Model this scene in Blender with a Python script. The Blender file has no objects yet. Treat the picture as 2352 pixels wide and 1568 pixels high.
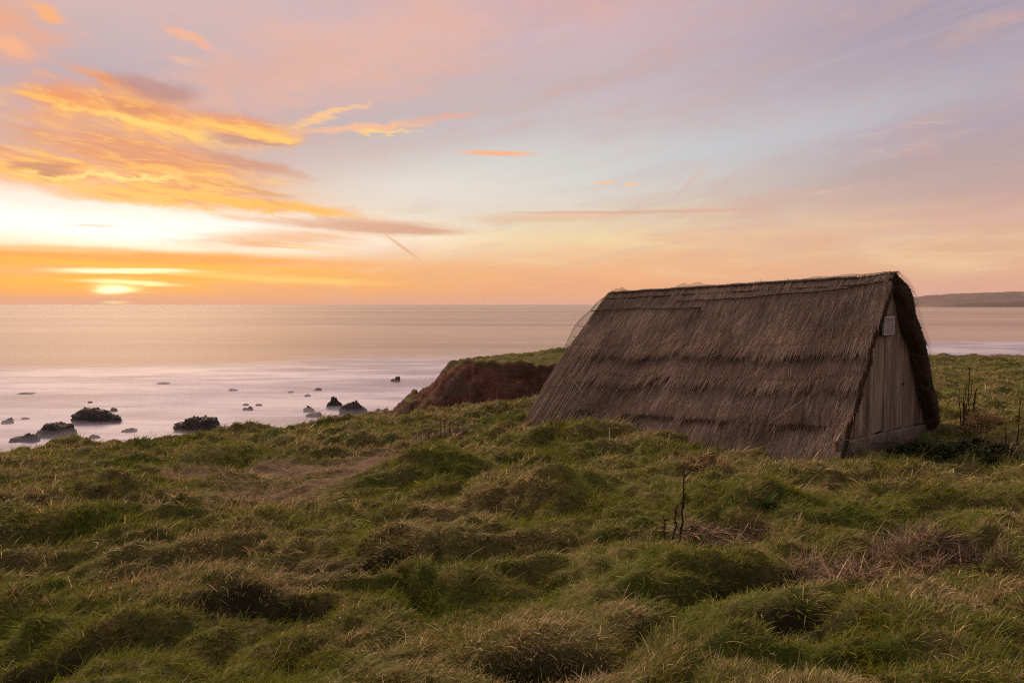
import bpy, bmesh, math, random
import numpy as np
from mathutils import Vector

random.seed(7)
RNG = np.random.default_rng(11)
S = bpy.context.scene
COL = S.collection

# ------------------------------------------------------------------ camera
EYE = np.array([0.0, 0.0, 11.0])
F = 1568.0                       # focal length for a 2352 px wide frame (24 mm on 36 mm)
TH = math.atan(86.5 / F)         # small downward pitch


def ray(px, py):
    xc = (px - 1176.0) / F
    yc = (784.0 - py) / F
    return np.array([xc, math.cos(TH) + math.sin(TH) * yc, -math.sin(TH) + math.cos(TH) * yc])


def on_z(px, py, z):
    d = ray(px, py)
    t = (z - EYE[2]) / d[2]
    return EYE + d * t


def at_y(px, py, Y):
    d = ray(px, py)
    return EYE + d * (Y / d[1])


def project(p):
    v = np.asarray(p, float) - EYE
    yc = v[1] * math.sin(TH) + v[2] * math.cos(TH)
    dz = v[1] * math.cos(TH) - v[2] * math.sin(TH)
    return 1176 + F * v[0] / dz, 784 - F * yc / dz


cam_d = bpy.data.cameras.new("camera")
cam = bpy.data.objects.new("camera", cam_d)
COL.objects.link(cam)
cam.location = EYE
cam.rotation_euler = (math.pi / 2 - TH, 0, 0)
cam_d.sensor_width = 36
cam_d.lens = 24
cam_d.clip_start = 0.05
cam_d.clip_end = 40000
S.camera = cam

# ------------------------------------------------------------------ helpers


def lin(r, g, b):
    def f(c):
        c /= 255.0
        return c / 12.92 if c <= 0.04045 else ((c + 0.055) / 1.055) ** 2.4
    return (f(r), f(g), f(b))


def hash2(ix, iy, seed):
    h = (ix.astype(np.int64) * 374761393 + iy.astype(np.int64) * 668265263 + seed * 974634777) & 0xFFFFFFFF
    h = ((h ^ (h >> 13)) * 1274126177) & 0xFFFFFFFF
    h = ((h ^ (h >> 16)) * 2246822519) & 0xFFFFFFFF
    return (h ^ (h >> 15)) & 0xFFFFFFFF


def gnoise(x, y, seed=0):
    x = np.asarray(x, float)
    y = np.asarray(y, float)
    ix = np.floor(x)
    iy = np.floor(y)
    fx = x - ix
    fy = y - iy
    ux = fx * fx * fx * (fx * (fx * 6 - 15) + 10)
    uy = fy * fy * fy * (fy * (fy * 6 - 15) + 10)

    def g(ox, oy):
        a = hash2(ix + ox, iy + oy, seed) * (2 * math.pi / 4294967296.0)
        return np.cos(a) * (fx - ox) + np.sin(a) * (fy - oy)
    n0 = g(0, 0) * (1 - ux) + g(1, 0) * ux
    n1 = g(0, 1) * (1 - ux) + g(1, 1) * ux
    return (n0 * (1 - uy) + n1 * uy) * 1.45


def fbm(x, y, seed=0, octv=4, gain=0.5):
    s = 0
    a = 1.0
    for o in range(octv):
        s = s + a * gnoise(x * 2 ** o, y * 2 ** o, seed + 17 * o)
        a *= gain
    return s


def noise3(p, sc, seed=0):
    x, y, z = p[:, 0] * sc, p[:, 1] * sc, p[:, 2] * sc
    return (gnoise(x + 0.37 * z, y - 0.21 * z, seed) + gnoise(y + 0.31 * x, z + 5.1, seed + 3) + gnoise(z - 0.27 * y, x + 9.7, seed + 6)) / 1.9


def sstep(a, b, x):
    t = np.clip((x - a) / (b - a), 0, 1)
    return t * t * (3 - 2 * t)


def np_mesh(name, verts, faces_by_n, mat, parent=None, col=None, smooth=False, mats=None):
    """faces_by_n: list of (n, array[k,n]) ; one mesh object"""
    me = bpy.data.meshes.new(name)
    verts = np.asarray(verts, np.float32)
    me.vertices.add(len(verts))
    me.vertices.foreach_set("co", verts.ravel())
    loops = np.concatenate([a.ravel() for n, a in faces_by_n]).astype(np.int32)
    tot = np.concatenate([np.full(len(a), n, np.int32) for n, a in faces_by_n])
    st = np.concatenate([[0], np.cumsum(tot)[:-1]]).astype(np.int32)
    me.loops.add(len(loops))
    me.loops.foreach_set("vertex_index", loops)
    me.polygons.add(len(tot))
    me.polygons.foreach_set("loop_start", st)
    me.polygons.foreach_set("loop_total", tot)
    if smooth:
        me.polygons.foreach_set("use_smooth", np.ones(len(tot), bool))
    if col is not None:
        at = me.color_attributes.new("tint", 'FLOAT_COLOR', 'POINT')
        c4 = np.ones((len(verts), 4), np.float32)
        c4[:, :3] = col
        at.data.foreach_set("color", c4.ravel())
    me.update(calc_edges=True)
    me.validate()
    if mat:
        me.materials.append(mat)
    o = bpy.data.objects.new(name, me)
    COL.objects.link(o)
    if parent:
        o.parent = parent
    return o


def grid_faces(nu, nv, wrap=False):
    i = np.arange(nu - 1)[:, None]
    cols = nv if wrap else nv - 1
    j = np.arange(cols)[None, :]
    jn = (j + 1) % nv
    a = i * nv + j
    b = i * nv + jn
    c = (i + 1) * nv + jn
    d = (i + 1) * nv + j
    return np.stack([a, b, c, d], -1).reshape(-1, 4)


def tag(o, label=None, cat=None, group=None, kind=None):
    if label:
        o["label"] = label
    if cat:
        o["category"] = cat
    if group:
        o["group"] = group
    if kind:
        o["kind"] = kind
    return o


def empty(name, loc):
    o = bpy.data.objects.new(name, None)
    COL.objects.link(o)
    o.location = loc
    o.empty_display_size = 0.2
    return o


class Tubes:
    """collects thin tubes through polylines into one mesh"""

    def __init__(self, sides=5):
        self.v, self.f, self.c, self.n, self.s = [], [], [], 0, sides

    def add(self, pts, r0, r1=None, col=(1, 1, 1)):
        pts = np.asarray(pts, float)
        r1 = r0 if r1 is None else r1
        k = len(pts)
        d = np.gradient(pts, axis=0)
        d /= np.linalg.norm(d, axis=1, keepdims=True) + 1e-9
        ref = np.array([0.31, 0.17, 0.93])
        if abs(d[0] @ ref) > 0.9:
            ref = np.array([0.9, 0.3, 0.1])
        u = np.cross(d, ref)
        u /= np.linalg.norm(u, axis=1, keepdims=True) + 1e-9
        w = np.cross(d, u)
        r = np.linspace(r0, r1, k)[:, None, None]
        a = np.arange(self.s) * 2 * math.pi / self.s
        ring = pts[:, None, :] + r * (u[:, None, :] * np.cos(a)[None, :, None] + w[:, None, :] * np.sin(a)[None, :, None])
        self.v.append(ring.reshape(-1, 3))
        self.f.append(grid_faces(k, self.s, True) + self.n)
        self.c.append(np.tile(col, (k * self.s, 1)))
        self.n += k * self.s

    def build(self, name, mat, parent=None, smooth=True):
        return np_mesh(name, np.concatenate(self.v), [(4, np.concatenate(self.f))], mat, parent,
                       np.concatenate(self.c), smooth)


def ribbons(root, phi, L, a0, a1, width, segs, roll=None, up=None):
    """curved tapering ribbons. root (n,3), phi azimuth, a0/a1 tilt from vertical at root/tip. -> verts, quads, tris"""
    n = len(root)
    pts = [root]
    dirh = np.stack([np.cos(phi), np.sin(phi), np.zeros(n)], 1)
    for k in range(segs):
        a = a0 + (a1 - a0) * ((k + 0.5) / segs)
        step = (L / segs)[:, None] * (dirh * np.sin(a)[:, None] + np.array([0, 0, 1.0]) * np.cos(a)[:, None])
        pts.append(pts[-1] + step)
    side = np.stack([-np.sin(phi), np.cos(phi), np.zeros(n)], 1)
    if roll is not None:
        nr = np.stack([np.cos(phi) * np.cos(a0), np.sin(phi) * np.cos(a0), -np.sin(a0)], 1)
        side = side * np.cos(roll)[:, None] + nr * np.sin(roll)[:, None]
    V = []
    for k in range(segs):
        w = width * (1 - 0.55 * k / segs) * 0.5
        V.append(pts[k] - side * w[:, None])
        V.append(pts[k] + side * w[:, None])
    V.append(pts[segs])
    V = np.stack(V, 1)
    m = 2 * segs + 1
    base = (np.arange(n) * m)[:, None]
    quads = [base + np.array([[2 * k, 2 * k + 1, 2 * k + 3, 2 * k + 2]]) for k in range(segs - 1)]
    quads = np.concatenate(quads) if quads else np.zeros((0, 4), int)
    tris = base + np.array([[2 * segs - 2, 2 * segs - 1, 2 * segs]])
    return V.reshape(-1, 3), quads, tris, m


# ------------------------------------------------------------------ node helper


class NT:
    def __init__(self, tree):
        self.t = tree
        self.x = 0

    def node(self, typ, **kw):
        n = self.t.nodes.new(typ)
        self.x += 40
        n.location = (self.x, 0)
        for k, v in kw.items():
            setattr(n, k, v)
        return n

    def put(self, sock, v):
        if isinstance(v, V):
            self.t.links.new(v.s, sock)
        elif isinstance(v, bpy.types.NodeSocket):
            self.t.links.new(v, sock)
        elif v is not None:
            if isinstance(v, (tuple, list)) and len(v) == 3 and sock.type == 'RGBA':
                v = (*v, 1.0)
            sock.default_value = v

    def math(self, op, a, b=None, c=None, clamp=False):
        n = self.node('ShaderNodeMath', operation=op, use_clamp=clamp)
        self.put(n.inputs[0], a)
        if b is not None:
            self.put(n.inputs[1], b)
        if c is not None:
            self.put(n.inputs[2], c)
        return V(self, n.outputs[0])

    def vec(self, x, y, z=0.0):
        n = self.node('ShaderNodeCombineXYZ')
        for i, q in enumerate((x, y, z)):
            self.put(n.inputs[i], q)
        return V(self, n.outputs[0])

    def sep(self, v):
        n = self.node('ShaderNodeSeparateXYZ')
        self.put(n.inputs[0], v)
        return [V(self, n.outputs[i]) for i in range(3)]

    def noise(self, v, scale=1.0, detail=4.0, rough=0.5, dist=0.0, dims='3D', out=0):
        n = self.node('ShaderNodeTexNoise', noise_dimensions=dims)
        self.put(n.inputs['Vector'], v)
        n.inputs['Scale'].default_value = scale
        n.inputs['Detail'].default_value = detail
        n.inputs['Roughness'].default_value = rough
        n.inputs['Distortion'].default_value = dist
        return V(self, n.outputs[out])

    def smooth(self, x, a, b, lo=0.0, hi=1.0):
        n = self.node('ShaderNodeMapRange', interpolation_type='SMOOTHSTEP')
        self.put(n.inputs[0], x)
        for i, q in enumerate((a, b, lo, hi)):
            self.put(n.inputs[i + 1], q)
        return V(self, n.outputs[0])

    def mix(self, f, a, b, mode='MIX'):
        n = self.node('ShaderNodeMix', data_type='RGBA', blend_type=mode)
        self.put(n.inputs[0], f)
        self.put(n.inputs[6], a)
        self.put(n.inputs[7], b)
        return V(self, n.outputs[2])

    def ramp(self, x, stops, interp='LINEAR'):
        n = self.node('ShaderNodeValToRGB')
        self.put(n.inputs[0], x)
        cr = n.color_ramp
        cr.interpolation = interp
        while len(cr.elements) < len(stops):
            cr.elements.new(0.5)
        for e, (p, c) in zip(cr.elements, stops):
            e.position = p
            e.color = (*c, 1)
        return V(self, n.outputs[0])

    def scalev(self, v, s):
        n = self.node('ShaderNodeVectorMath', operation='MULTIPLY')
        self.put(n.inputs[0], v)
        n.inputs[1].default_value = s
        return V(self, n.outputs[0])

    def addv(self, a, b):
        n = self.node('ShaderNodeVectorMath', operation='ADD')
        self.put(n.inputs[0], a)
        self.put(n.inputs[1], b)
        return V(self, n.outputs[0])

    def bump(self, h, strength=0.5, dist=0.02):
        n = self.node('ShaderNodeBump')
        n.inputs['Strength'].default_value = strength
        n.inputs['Distance'].default_value = dist
        self.put(n.inputs['Height'], h)
        return V(self, n.outputs[0])


class V:
    def __init__(self, nt, s):
        self.nt, self.s = nt, s

    def __add__(self, o): return self.nt.math('ADD', self, o)
    def __radd__(self, o): return self.nt.math('ADD', o, self)
    def __sub__(self, o): return self.nt.math('SUBTRACT', self, o)
    def __rsub__(self, o): return self.nt.math('SUBTRACT', o, self)
    def __mul__(self, o): return self.nt.math('MULTIPLY', self, o)
    def __rmul__(self, o): return self.nt.math('MULTIPLY', o, self)
    def __truediv__(self, o): return self.nt.math('DIVIDE', self, o)
    def max(self, o): return self.nt.math('MAXIMUM', self, o)
    def min(self, o): return self.nt.math('MINIMUM', self, o)
    def clamp(self): return self.nt.math('ADD', self, 0.0, clamp=True)


def new_mat(name):
    m = bpy.data.materials.new(name)
    m.use_nodes = True
    m.node_tree.nodes.clear()
    nt = NT(m.node_tree)
    out = nt.node('ShaderNodeOutputMaterial')
    return m, nt, out


def principled(nt, out, color, rough=0.8, normal=None, spec=0.3):
    p = nt.node('ShaderNodeBsdfPrincipled')
    nt.put(p.inputs['Base Color'], color)
    nt.put(p.inputs['Roughness'], rough)
    p.inputs['Specular IOR Level'].default_value = spec
    if normal is not None:
        nt.put(p.inputs['Normal'], normal)
    nt.t.links.new(p.outputs[0], out.inputs['Surface'])
    return p


def texco(nt, which='Object'):
    return V(nt, nt.node('ShaderNodeTexCoord').outputs[which])


def tint(nt):
    n = nt.node('ShaderNodeAttribute', attribute_name='tint')
    return V(nt, n.outputs['Color'])


# ------------------------------------------------------------------ world: dusk sky with cloud banks
SUN_AZ = math.atan2(-911.0 / F, 1.0)      # seen from +Y, negative is left
LAMP_EL = math.radians(35.0)  # lamp lifted well above the setting sun, as added cloud glow on the turf


def build_world():
    w = bpy.data.worlds.new("World")
    S.world = w
    w.use_nodes = True
    w.node_tree.nodes.clear()
    nt = NT(w.node_tree)
    out = nt.node('ShaderNodeOutputWorld')
    bg = nt.node('ShaderNodeBackground')
    nt.t.links.new(bg.outputs[0], out.inputs['Surface'])
    x, y, z = nt.sep(texco(nt, 'Generated'))
    az = nt.math('ARCTAN2', x, y)
    el = nt.math('ARCSINE', z)

    def sky(px, py):
        d = ray(px, py)
        return math.atan2(d[0], d[1]), math.asin(d[2] / np.linalg.norm(d))

    def elv(py, px=1176):
        return sky(px, py)[1]

    # ---- three elevation ramps (left, middle, right), in units of el / 0.55 rad
    K = 0.55

    def mk(px, stops):
        s = sorted([(max(0.0, min(1.0, elv(py, px) / K)), lin(*c)) for py, c in stops], key=lambda t: t[0])
        s.append((1.0, ZEN))
        return nt.ramp(el * (1 / K), s)
    ZEN = (0.56, 0.50, 0.48)
    R = mk(2300, [(697, (212, 160, 146)), (668, (222, 165, 146)), (610, (229, 179, 144)), (560, (226, 181, 147)), (500, (219, 176, 155)), (440, (198, 166, 158)), (380, (182, 163, 166)), (280, (180, 162, 172)), (200, (180, 168, 178)), (60, (171, 159, 172)), (0, (166, 154, 170))])
    M = mk(1300, [(697, (236, 160, 124)), (660, (243, 174, 122)), (600, (241, 188, 142)), (545, (244, 217, 170)), (500, (232, 214, 186)), (450, (221, 212, 199)), (380, (210, 207, 203)), (300, (200, 190, 192)), (180, (197, 180, 186)), (80, (207, 179, 185)), (0, (208, 174, 180))])
    L = mk(300, [(697, (246, 154, 92)), (675, (252, 170, 74)), (640, (254, 184, 62)), (600, (250, 174, 84)), (560, (255, 236, 200)), (500, (255, 252, 244)), (440, (244, 214, 190)), (360, (206, 176, 170)), (290, (194, 168, 170)), (180, (188, 171, 180)), (90, (200, 178, 182)), (0, (212, 182, 182))])
    azl, azm, azr = sky(300, 690)[0], sky(1300, 690)[0], sky(2300, 690)[0]
    c = nt.mix(nt.smooth(az, azl, azm), L, M)
    c = nt.mix(nt.smooth(az, azm, azr), c, R)

    # ---- noise fields in (azimuth, elevation); streaks lie flat near the horizon
    P = nt.vec(az * 5.0, el * 34.0, 0.3)
    n1 = nt.noise(P, 1.0, 6.0, 0.55, 0.3)
    P2 = nt.vec(az * 9.0 + el * 4.0, el * 26.0 - az * 5.0, 4.1)
    n2 = nt.noise(P2, 1.0, 5.0, 0.55, 0.2)
    n3 = nt.noise(nt.vec(az * 11.0, el * 95.0 + az * 9.0, 9.0), 1.0, 6.0, 0.62, 0.5)
    n4 = nt.noise(nt.vec(az * 17.0, el * 46.0 + az * 5.0, 2.0), 1.0, 6.0, 0.6, 0.6)
    n5 = nt.noise(nt.vec(az * 2.2 + el * 2.0, el * 9.0 - az * 2.6, 7.0), 1.0, 4.0, 0.5, 0.2)
    n6 = nt.noise(nt.vec(az * 20.0 + el * 8.0, el * 130.0 + az * 12.0, 5.0), 1.0, 6.0, 0.66, 0.6)
    wa = az + (n2 - 0.5) * 0.10
    we = el + (n4 - 0.5) * 0.034
    ws = el + (n1 - 0.5) * 0.012

    def blob(px, py, rx, ry, rot=0.0, warp=2, p=1.0):
        """soft ellipse in (az, el); rx, ry in pixels of the photograph"""
        a0, e0 = sky(px, py)
        A = (wa if warp == 2 else az) - a0
        Ev = (we if warp == 2 else (ws if warp == 1 else el)) - e0
        sx = math.atan((px + rx - 1176) / F) - math.atan((px - 1176) / F)
        sy = ry / F
        cr, sr = math.cos(rot), math.sin(rot)
        u = (A * cr + Ev * sr) * (1 / sx)
        v = (Ev * cr - A * sr) * (1 / sy)
        d = u * u + v * v
        return nt.math('EXPONENT', d * -1.0) * p

    def band(c, mask, colr, gain=1.0):
        return nt.mix((mask * gain).clamp(), c, colr)

    n8 = nt.noise(nt.vec(az * 24.0, el * 62.0 + az * 9.0, 15.0), 1.0, 8.0, 0.66, 0.5)
    n7_ = n2
    tex0 = (n4 - 0.5) * 1.2 + (n7_ - 0.5) * 1.0
    # thin wide veils, peach below and lavender above
    veil = nt.smooth(n5, 0.42, 0.72) * nt.smooth(el, 0.10, 0.22)
    c = band(c, veil * nt.smooth(az, 0.45, -0.4), lin(224, 178, 164), 0.4)
    c = band(c, nt.smooth(n2, 0.5, 0.72) * nt.smooth(el, 0.05, 0.12), lin(196, 160, 160), 0.28)
    c = band(c, nt.smooth(n1, 0.48, 0.7) * nt.smooth(el, 0.17, 0.05), lin(226, 168, 138), 0.5)
    c = band(c, nt.smooth(n1, 0.5, 0.3) * nt.smooth(el, 0.17, 0.05) * nt.smooth(el, 0.02, 0.05), lin(246, 216, 170), 0.45)
    n7 = nt.noise(nt.vec(az * 3.0 + el * 5.0, el * 30.0 - az * 6.0, 12.0), 1.0, 6.0, 0.6, 0.35)
    c = band(c, nt.smooth(n7, 0.50, 0.64) * nt.smooth(el, 0.03, 0.09) * nt.smooth(az, -0.45, 0.1), lin(204, 168, 160), 0.26)
    c = band(c, nt.smooth(n7, 0.48, 0.36) * nt.smooth(el, 0.04, 0.1) * nt.smooth(az, -0.4, 0.1), lin(206, 196, 200), 0.12)
    # peach sheet high in the middle, pale blue opening lower right
    c = band(c, nt.smooth(blob(840, 120, 470, 100, 0.24) + (n2 - 0.5) * 1.6 + tex0 * 0.5, 0.1, 1.1), lin(229, 182, 164), 0.75)
    c = band(c, nt.smooth(blob(600, 165, 220, 40, 0.3) + tex0 * 0.8, 0.1, 1.1), lin(220, 174, 160), 0.55)
    c = band(c, blob(1700, 330, 420, 45, 0.16), lin(196, 202, 208), 0.6)
    c = band(c, blob(1150, 400, 380, 70, 0.05), lin(216, 216, 212), 0.55)
    c = band(c, blob(2150, 380, 420, 30, 0.12), lin(188, 160, 158), 0.45)
    c = band(c, blob(1750, 470, 500, 22, 0.1), lin(214, 178, 158), 0.4)
    # white clearing over the sunset
    c = band(c, blob(300, 520, 480, 36, -0.02, 1), (1.12, 1.07, 1.0), 1.25)
    c = band(c, blob(120, 460, 330, 22, -0.05, 1), lin(246, 238, 226), 0.8)
    c = band(c, blob(620, 520, 260, 26, -0.03, 1), (1.05, 0.99, 0.9), 0.9)
    c = band(c, blob(1000, 440, 260, 50, 0.0, 1), lin(236, 228, 216), 0.6)
    # lit cloud banks: soft density from an envelope plus noise, thin parts glow, thick parts go mauve
    tex = (n4 - 0.5) * 1.5 + (n8 - 0.5) * 1.0
    tx2 = (n3 - 0.5) * 1.5 + (n1 - 0.5) * 0.9
    e1 = blob(170, 235, 140, 42, -0.12).max(blob(330, 265, 220, 54, -0.14)).max(blob(540, 295, 190, 32, -0.08)).max(blob(250, 192, 100, 18, -0.2))
    c = band(c, nt.smooth(e1, 0.1, 1.0), lin(228, 168, 146), 0.5)
    d1 = nt.smooth(e1 + tex * 0.8, 0.15, 1.0)
    k1 = nt.smooth(n8 * 0.65 + n4 * 0.35 + (0.0 - (el - sky(330, 255)[1])) * 2.2, 0.40, 0.62)
    c1 = nt.mix(k1, lin(236, 150, 100), lin(255, 192, 104))
    c = band(c, d1, c1, 0.95)
    c = band(c, nt.smooth(blob(350, 208, 120, 26, -0.12) + tex * 0.35, 0.15, 0.95), lin(186, 142, 136), 0.85)
    c = band(c, nt.smooth(blob(300, 250, 90, 10, -0.1) + tex * 0.4, 0.25, 1.0), lin(206, 138, 108), 0.6)
    c = band(c, nt.smooth(blob(330, 284, 230, 11, -0.12) + tex * 0.5, 0.3, 1.0), lin(255, 212, 118), 0.95)
    c = band(c, nt.smooth(blob(100, 225, 70, 9, -0.1) + tex * 0.4, 0.3, 1.0), lin(255, 190, 104), 0.9)
    c = band(c, nt.smooth(blob(580, 324, 120, 9, -0.04) + tex * 0.35, 0.3, 1.0), lin(190, 144, 136), 0.8)
    c = band(c, nt.smooth(blob(570, 303, 170, 10, -0.1) + tex * 0.5, 0.3, 1.0), lin(255, 206, 108), 0.9)
    c = band(c, nt.smooth(blob(200, 310, 300, 12, -0.03) + tex * 0.4, 0.2, 1.1), lin(204, 164, 154), 0.5)
    # wings of the first bank towards the middle
    c = band(c, nt.smooth(blob(830, 295, 190, 12, 0.12) + tex * 0.4, 0.2, 1.0), lin(250, 190, 146), 0.9)
    c = band(c, nt.smooth(blob(1000, 268, 90, 9, 0.16) + tex * 0.35, 0.2, 1.0), lin(232, 172, 150), 0.85)
    c = band(c, nt.smooth(blob(770, 262, 110, 9, 0.32) + tex * 0.4, 0.2, 1.0), lin(252, 200, 142), 0.85)
    c = band(c, nt.smooth(blob(880, 304, 90, 5, 0.03) + tex * 0.35, 0.25, 1.0), lin(255, 212, 128), 0.85)
    # second bank, streaky
    e2 = blob(90, 385, 200, 36, -0.03).max(blob(380, 452, 270, 22, -0.03)).max(blob(370, 375, 280, 50, -0.14)).max(blob(430, 425, 280, 48, -0.10)).max(blob(660, 476, 210, 17, -0.1))
    c = band(c, nt.smooth(e2, 0.05, 0.9), lin(236, 174, 132), 0.6)
    d2 = nt.smooth(e2 + tx2 * 0.75, 0.15, 1.0)
    k2 = nt.smooth(n6 * 0.6 + n3 * 0.4 + (0.0 - (el - sky(400, 395)[1])) * 2.0, 0.40, 0.60)
    c = band(c, d2, nt.mix(k2, lin(228, 148, 106), lin(255, 196, 104)), 0.95)
    c = band(c, nt.smooth(blob(560, 372, 150, 18, -0.24) + tx2 * 0.5, 0.2, 1.0), lin(206, 150, 126), 0.8)
    c = band(c, nt.smooth(blob(80, 383, 80, 12, 0.0) + tx2 * 0.4, 0.25, 1.0), lin(194, 138, 116), 0.85)
    c = band(c, nt.smooth(blob(300, 350, 230, 14, -0.06) + tx2 * 0.5, 0.25, 1.0), lin(216, 152, 126), 0.65)
    c = band(c, nt.smooth(blob(250, 405, 240, 7, 0.06) + tx2 * 0.5, 0.3, 1.0), lin(255, 226, 140), 0.9)
    c = band(c, nt.smooth(blob(610, 440, 110, 10, -0.2) + tx2 * 0.5, 0.3, 1.0), lin(212, 150, 112), 0.6)
    c = band(c, nt.smooth(blob(560, 464, 270, 9, -0.1) + tx2 * 0.5, 0.3, 1.0), lin(250, 192, 98), 0.9)
    # small separate clouds
    tl = nt.smooth(blob(30, 70, 120, 62, -0.1) + tex * 0.6, 0.1, 1.1)
    c = band(c, tl, lin(240, 168, 130), 0.8)
    c = band(c, nt.smooth(blob(20, 108, 90, 14, -0.15) + tex * 0.4, 0.25, 1.0), lin(252, 182, 138), 0.8)
    c = band(c, nt.smooth(blob(110, 30, 80, 14, -0.25) + tex * 0.45, 0.2, 1.0), lin(252, 178, 118), 0.85)
    c = band(c, nt.smooth(blob(425, 85, 58, 14, -0.3) + tex * 0.4, 0.2, 1.0), lin(244, 180, 150), 0.9)
    c = band(c, nt.smooth(blob(420, 140, 60, 10, -0.05) + tex * 0.4, 0.3, 1.0), lin(240, 186, 160), 0.6)
    c = band(c, nt.smooth(blob(1148, 353, 92, 8, -0.03, 1) + tx2 * 0.25, 0.2, 0.9), lin(250, 182, 136), 0.95)
    c = band(c, nt.smooth(blob(1390, 418, 36, 5, 0.0, 1), 0.35, 0.9), lin(247, 196, 152), 0.8)
    c = band(c, nt.smooth(blob(1450, 423, 24, 6, 0.0, 1), 0.35, 0.9), lin(246, 200, 162), 0.7)
    # mauve lens, haze bank and the trails
    c = band(c, nt.smooth(blob(880, 524, 210, 15, -0.03, 1) + tx2 * 0.25, 0.2, 0.85), lin(216, 164, 138), 0.92)
    c = band(c, nt.smooth(blob(760, 510, 330, 14, 0.0, 1) + tx2 * 0.5, 0.3, 1.1), lin(224, 176, 148), 0.7)
    c = band(c, nt.smooth(blob(640, 548, 260, 26, 0.05, 1) + tx2 * 0.5, 0.2, 1.05), lin(238, 184, 138), 0.85)
    c = band(c, nt.smooth(blob(620, 562, 200, 8, -0.03, 1) + tx2 * 0.4, 0.3, 1.0), lin(232, 170, 122), 0.6)
    c = band(c, nt.smooth(blob(720, 568, 130, 3.5, -0.05, 1) + tx2 * 0.2, 0.3, 1.0), lin(255, 226, 168), 0.8)
    c = band(c, nt.smooth(blob(220, 518, 80, 4, 0.02, 1) + tx2 * 0.2, 0.3, 1.0), lin(240, 222, 206), 0.8)
    c = band(c, nt.smooth(blob(1260, 500, 260, 18, 0.02, 1) + tx2 * 0.2, 0.35, 1.0), lin(230, 186, 150), 0.6)
    c = band(c, nt.smooth(blob(1460, 487, 430, 5, -0.01, 1) + tx2 * 0.1, 0.35, 0.9), lin(222, 172, 146), 0.7)
    c = band(c, nt.smooth(blob(1585, 420, 75, 8, 0.75, 0) + tx2 * 0.12, 0.3, 0.9), lin(216, 186, 174), 0.55)
    c = band(c, nt.smooth(blob(925, 568, 62, 4, -0.62, 0) + tx2 * 0.1, 0.3, 0.9), lin(228, 168, 130), 0.7)
    # bands under the clearing
    c = band(c, nt.smooth(blob(250, 590, 560, 17, 0.0, 1) + tx2 * 0.3, 0.2, 0.85), lin(246, 164, 84), 0.97)
    c = band(c, nt.smooth(blob(100, 572, 330, 9, 0.02, 1) + tx2 * 0.5, 0.3, 1.0), lin(248, 196, 140), 0.8)
    c = band(c, nt.smooth(blob(420, 612, 500, 9, -0.02, 1) + tx2 * 0.6, 0.3, 1.1), lin(255, 184, 70), 0.9)
    c = band(c, nt.smooth(blob(300, 622, 190, 8, 0.0, 1) + tx2 * 0.3, 0.25, 0.95), (1.3, 1.12, 0.72), 1.0)
    c = band(c, nt.smooth(blob(330, 636, 420, 5, -0.01, 1) + tx2 * 0.5, 0.3, 1.1), lin(252, 172, 68), 0.9)
    c = band(c, nt.smooth(blob(640, 640, 330, 9, -0.04, 1) + tx2 * 0.5, 0.25, 1.05), lin(255, 208, 116), 0.8)
    c = band(c, nt.smooth(blob(290, 650, 150, 7, -0.02, 1) + tx2 * 0.4, 0.25, 1.0), (1.3, 1.05, 0.5), 0.95)
    c = band(c, nt.smooth(blob(262, 661, 70, 8, -0.02, 1) + tx2 * 0.7, 0.15, 1.1), (1.35, 1.1, 0.5), 0.95)
    c = band(c, nt.smooth(blob(258, 667, 44, 7, 0.06, 1) + tx2 * 0.45, 0.1, 1.1), (1.9, 1.6, 0.85), 1.0)
    c = band(c, nt.smooth(blob(150, 685, 420, 5, 0.0, 1), 0.3, 0.8), lin(240, 158, 102), 0.85)
    c = band(c, nt.smooth(blob(265, 692, 40, 4, 0.0, 1), 0.3, 0.9), (1.2, 0.85, 0.35), 0.9)
    # the sky opposite the sunset is dimmer and cooler
    c = nt.mix(nt.smooth(y, 0.25, -0.6, 0.0, 1.0) * nt.smooth(z, 0.95, 0.5), c, nt.mix(1.0, c, (0.46, 0.48, 0.54), 'MULTIPLY'))
    # below the horizon: the dim sea tone
    c = nt.mix(nt.smooth(el, 0.0, -0.03), c, (0.30, 0.22, 0.20))

    st = nt.node('ShaderNodeTexSky', sky_type='NISHITA')
    st.sun_disc = False
    st.sun_elevation = math.radians(3.0)
    st.sun_rotation = SUN_AZ
    st.air_density = 1.0
    st.dust_density = 2.0
    nis = nt.mix(1.0, V(nt, st.outputs[0]), (0.004, 0.004, 0.004), 'MULTIPLY')
    c = nt.mix(1.0, c, nis, 'ADD')
    nt.put(bg.inputs['Color'], c)
    bg.inputs['Strength'].default_value = 1.0
    w.cycles.sampling_method = 'MANUAL'
    w.cycles.sample_map_resolution = 1024


build_world()
sd = bpy.data.lights.new("sun", 'SUN')
sd.energy = 3.2
sd.color = (1.0, 0.70, 0.44)
sd.angle = math.radians(30)
sun = bpy.data.objects.new("sun", sd)
COL.objects.link(sun)
sdir = Vector((math.sin(SUN_AZ) * math.cos(LAMP_EL), math.cos(SUN_AZ) * math.cos(LAMP_EL), math.sin(LAMP_EL)))
sun.rotation_euler = sdir.to_track_quat('Z', 'Y').to_euler()
sun.location = (-30, 50, 40)

S.view_settings.view_transform = 'Standard'
S.view_settings.look = 'None'
S.view_settings.exposure = 0
S.view_settings.gamma = 1
S.cycles.use_denoising = False        # keeps the single straws and blades crisp
S.cycles.pixel_filter_type = 'BLACKMAN_HARRIS'
S.cycles.filter_width = 1.15
S.cycles.sample_clamp_indirect = 3.0
S.cycles.max_bounces = 6
S.cycles.volume_bounces = 2
S.cycles.transparent_max_bounces = 8

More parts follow.
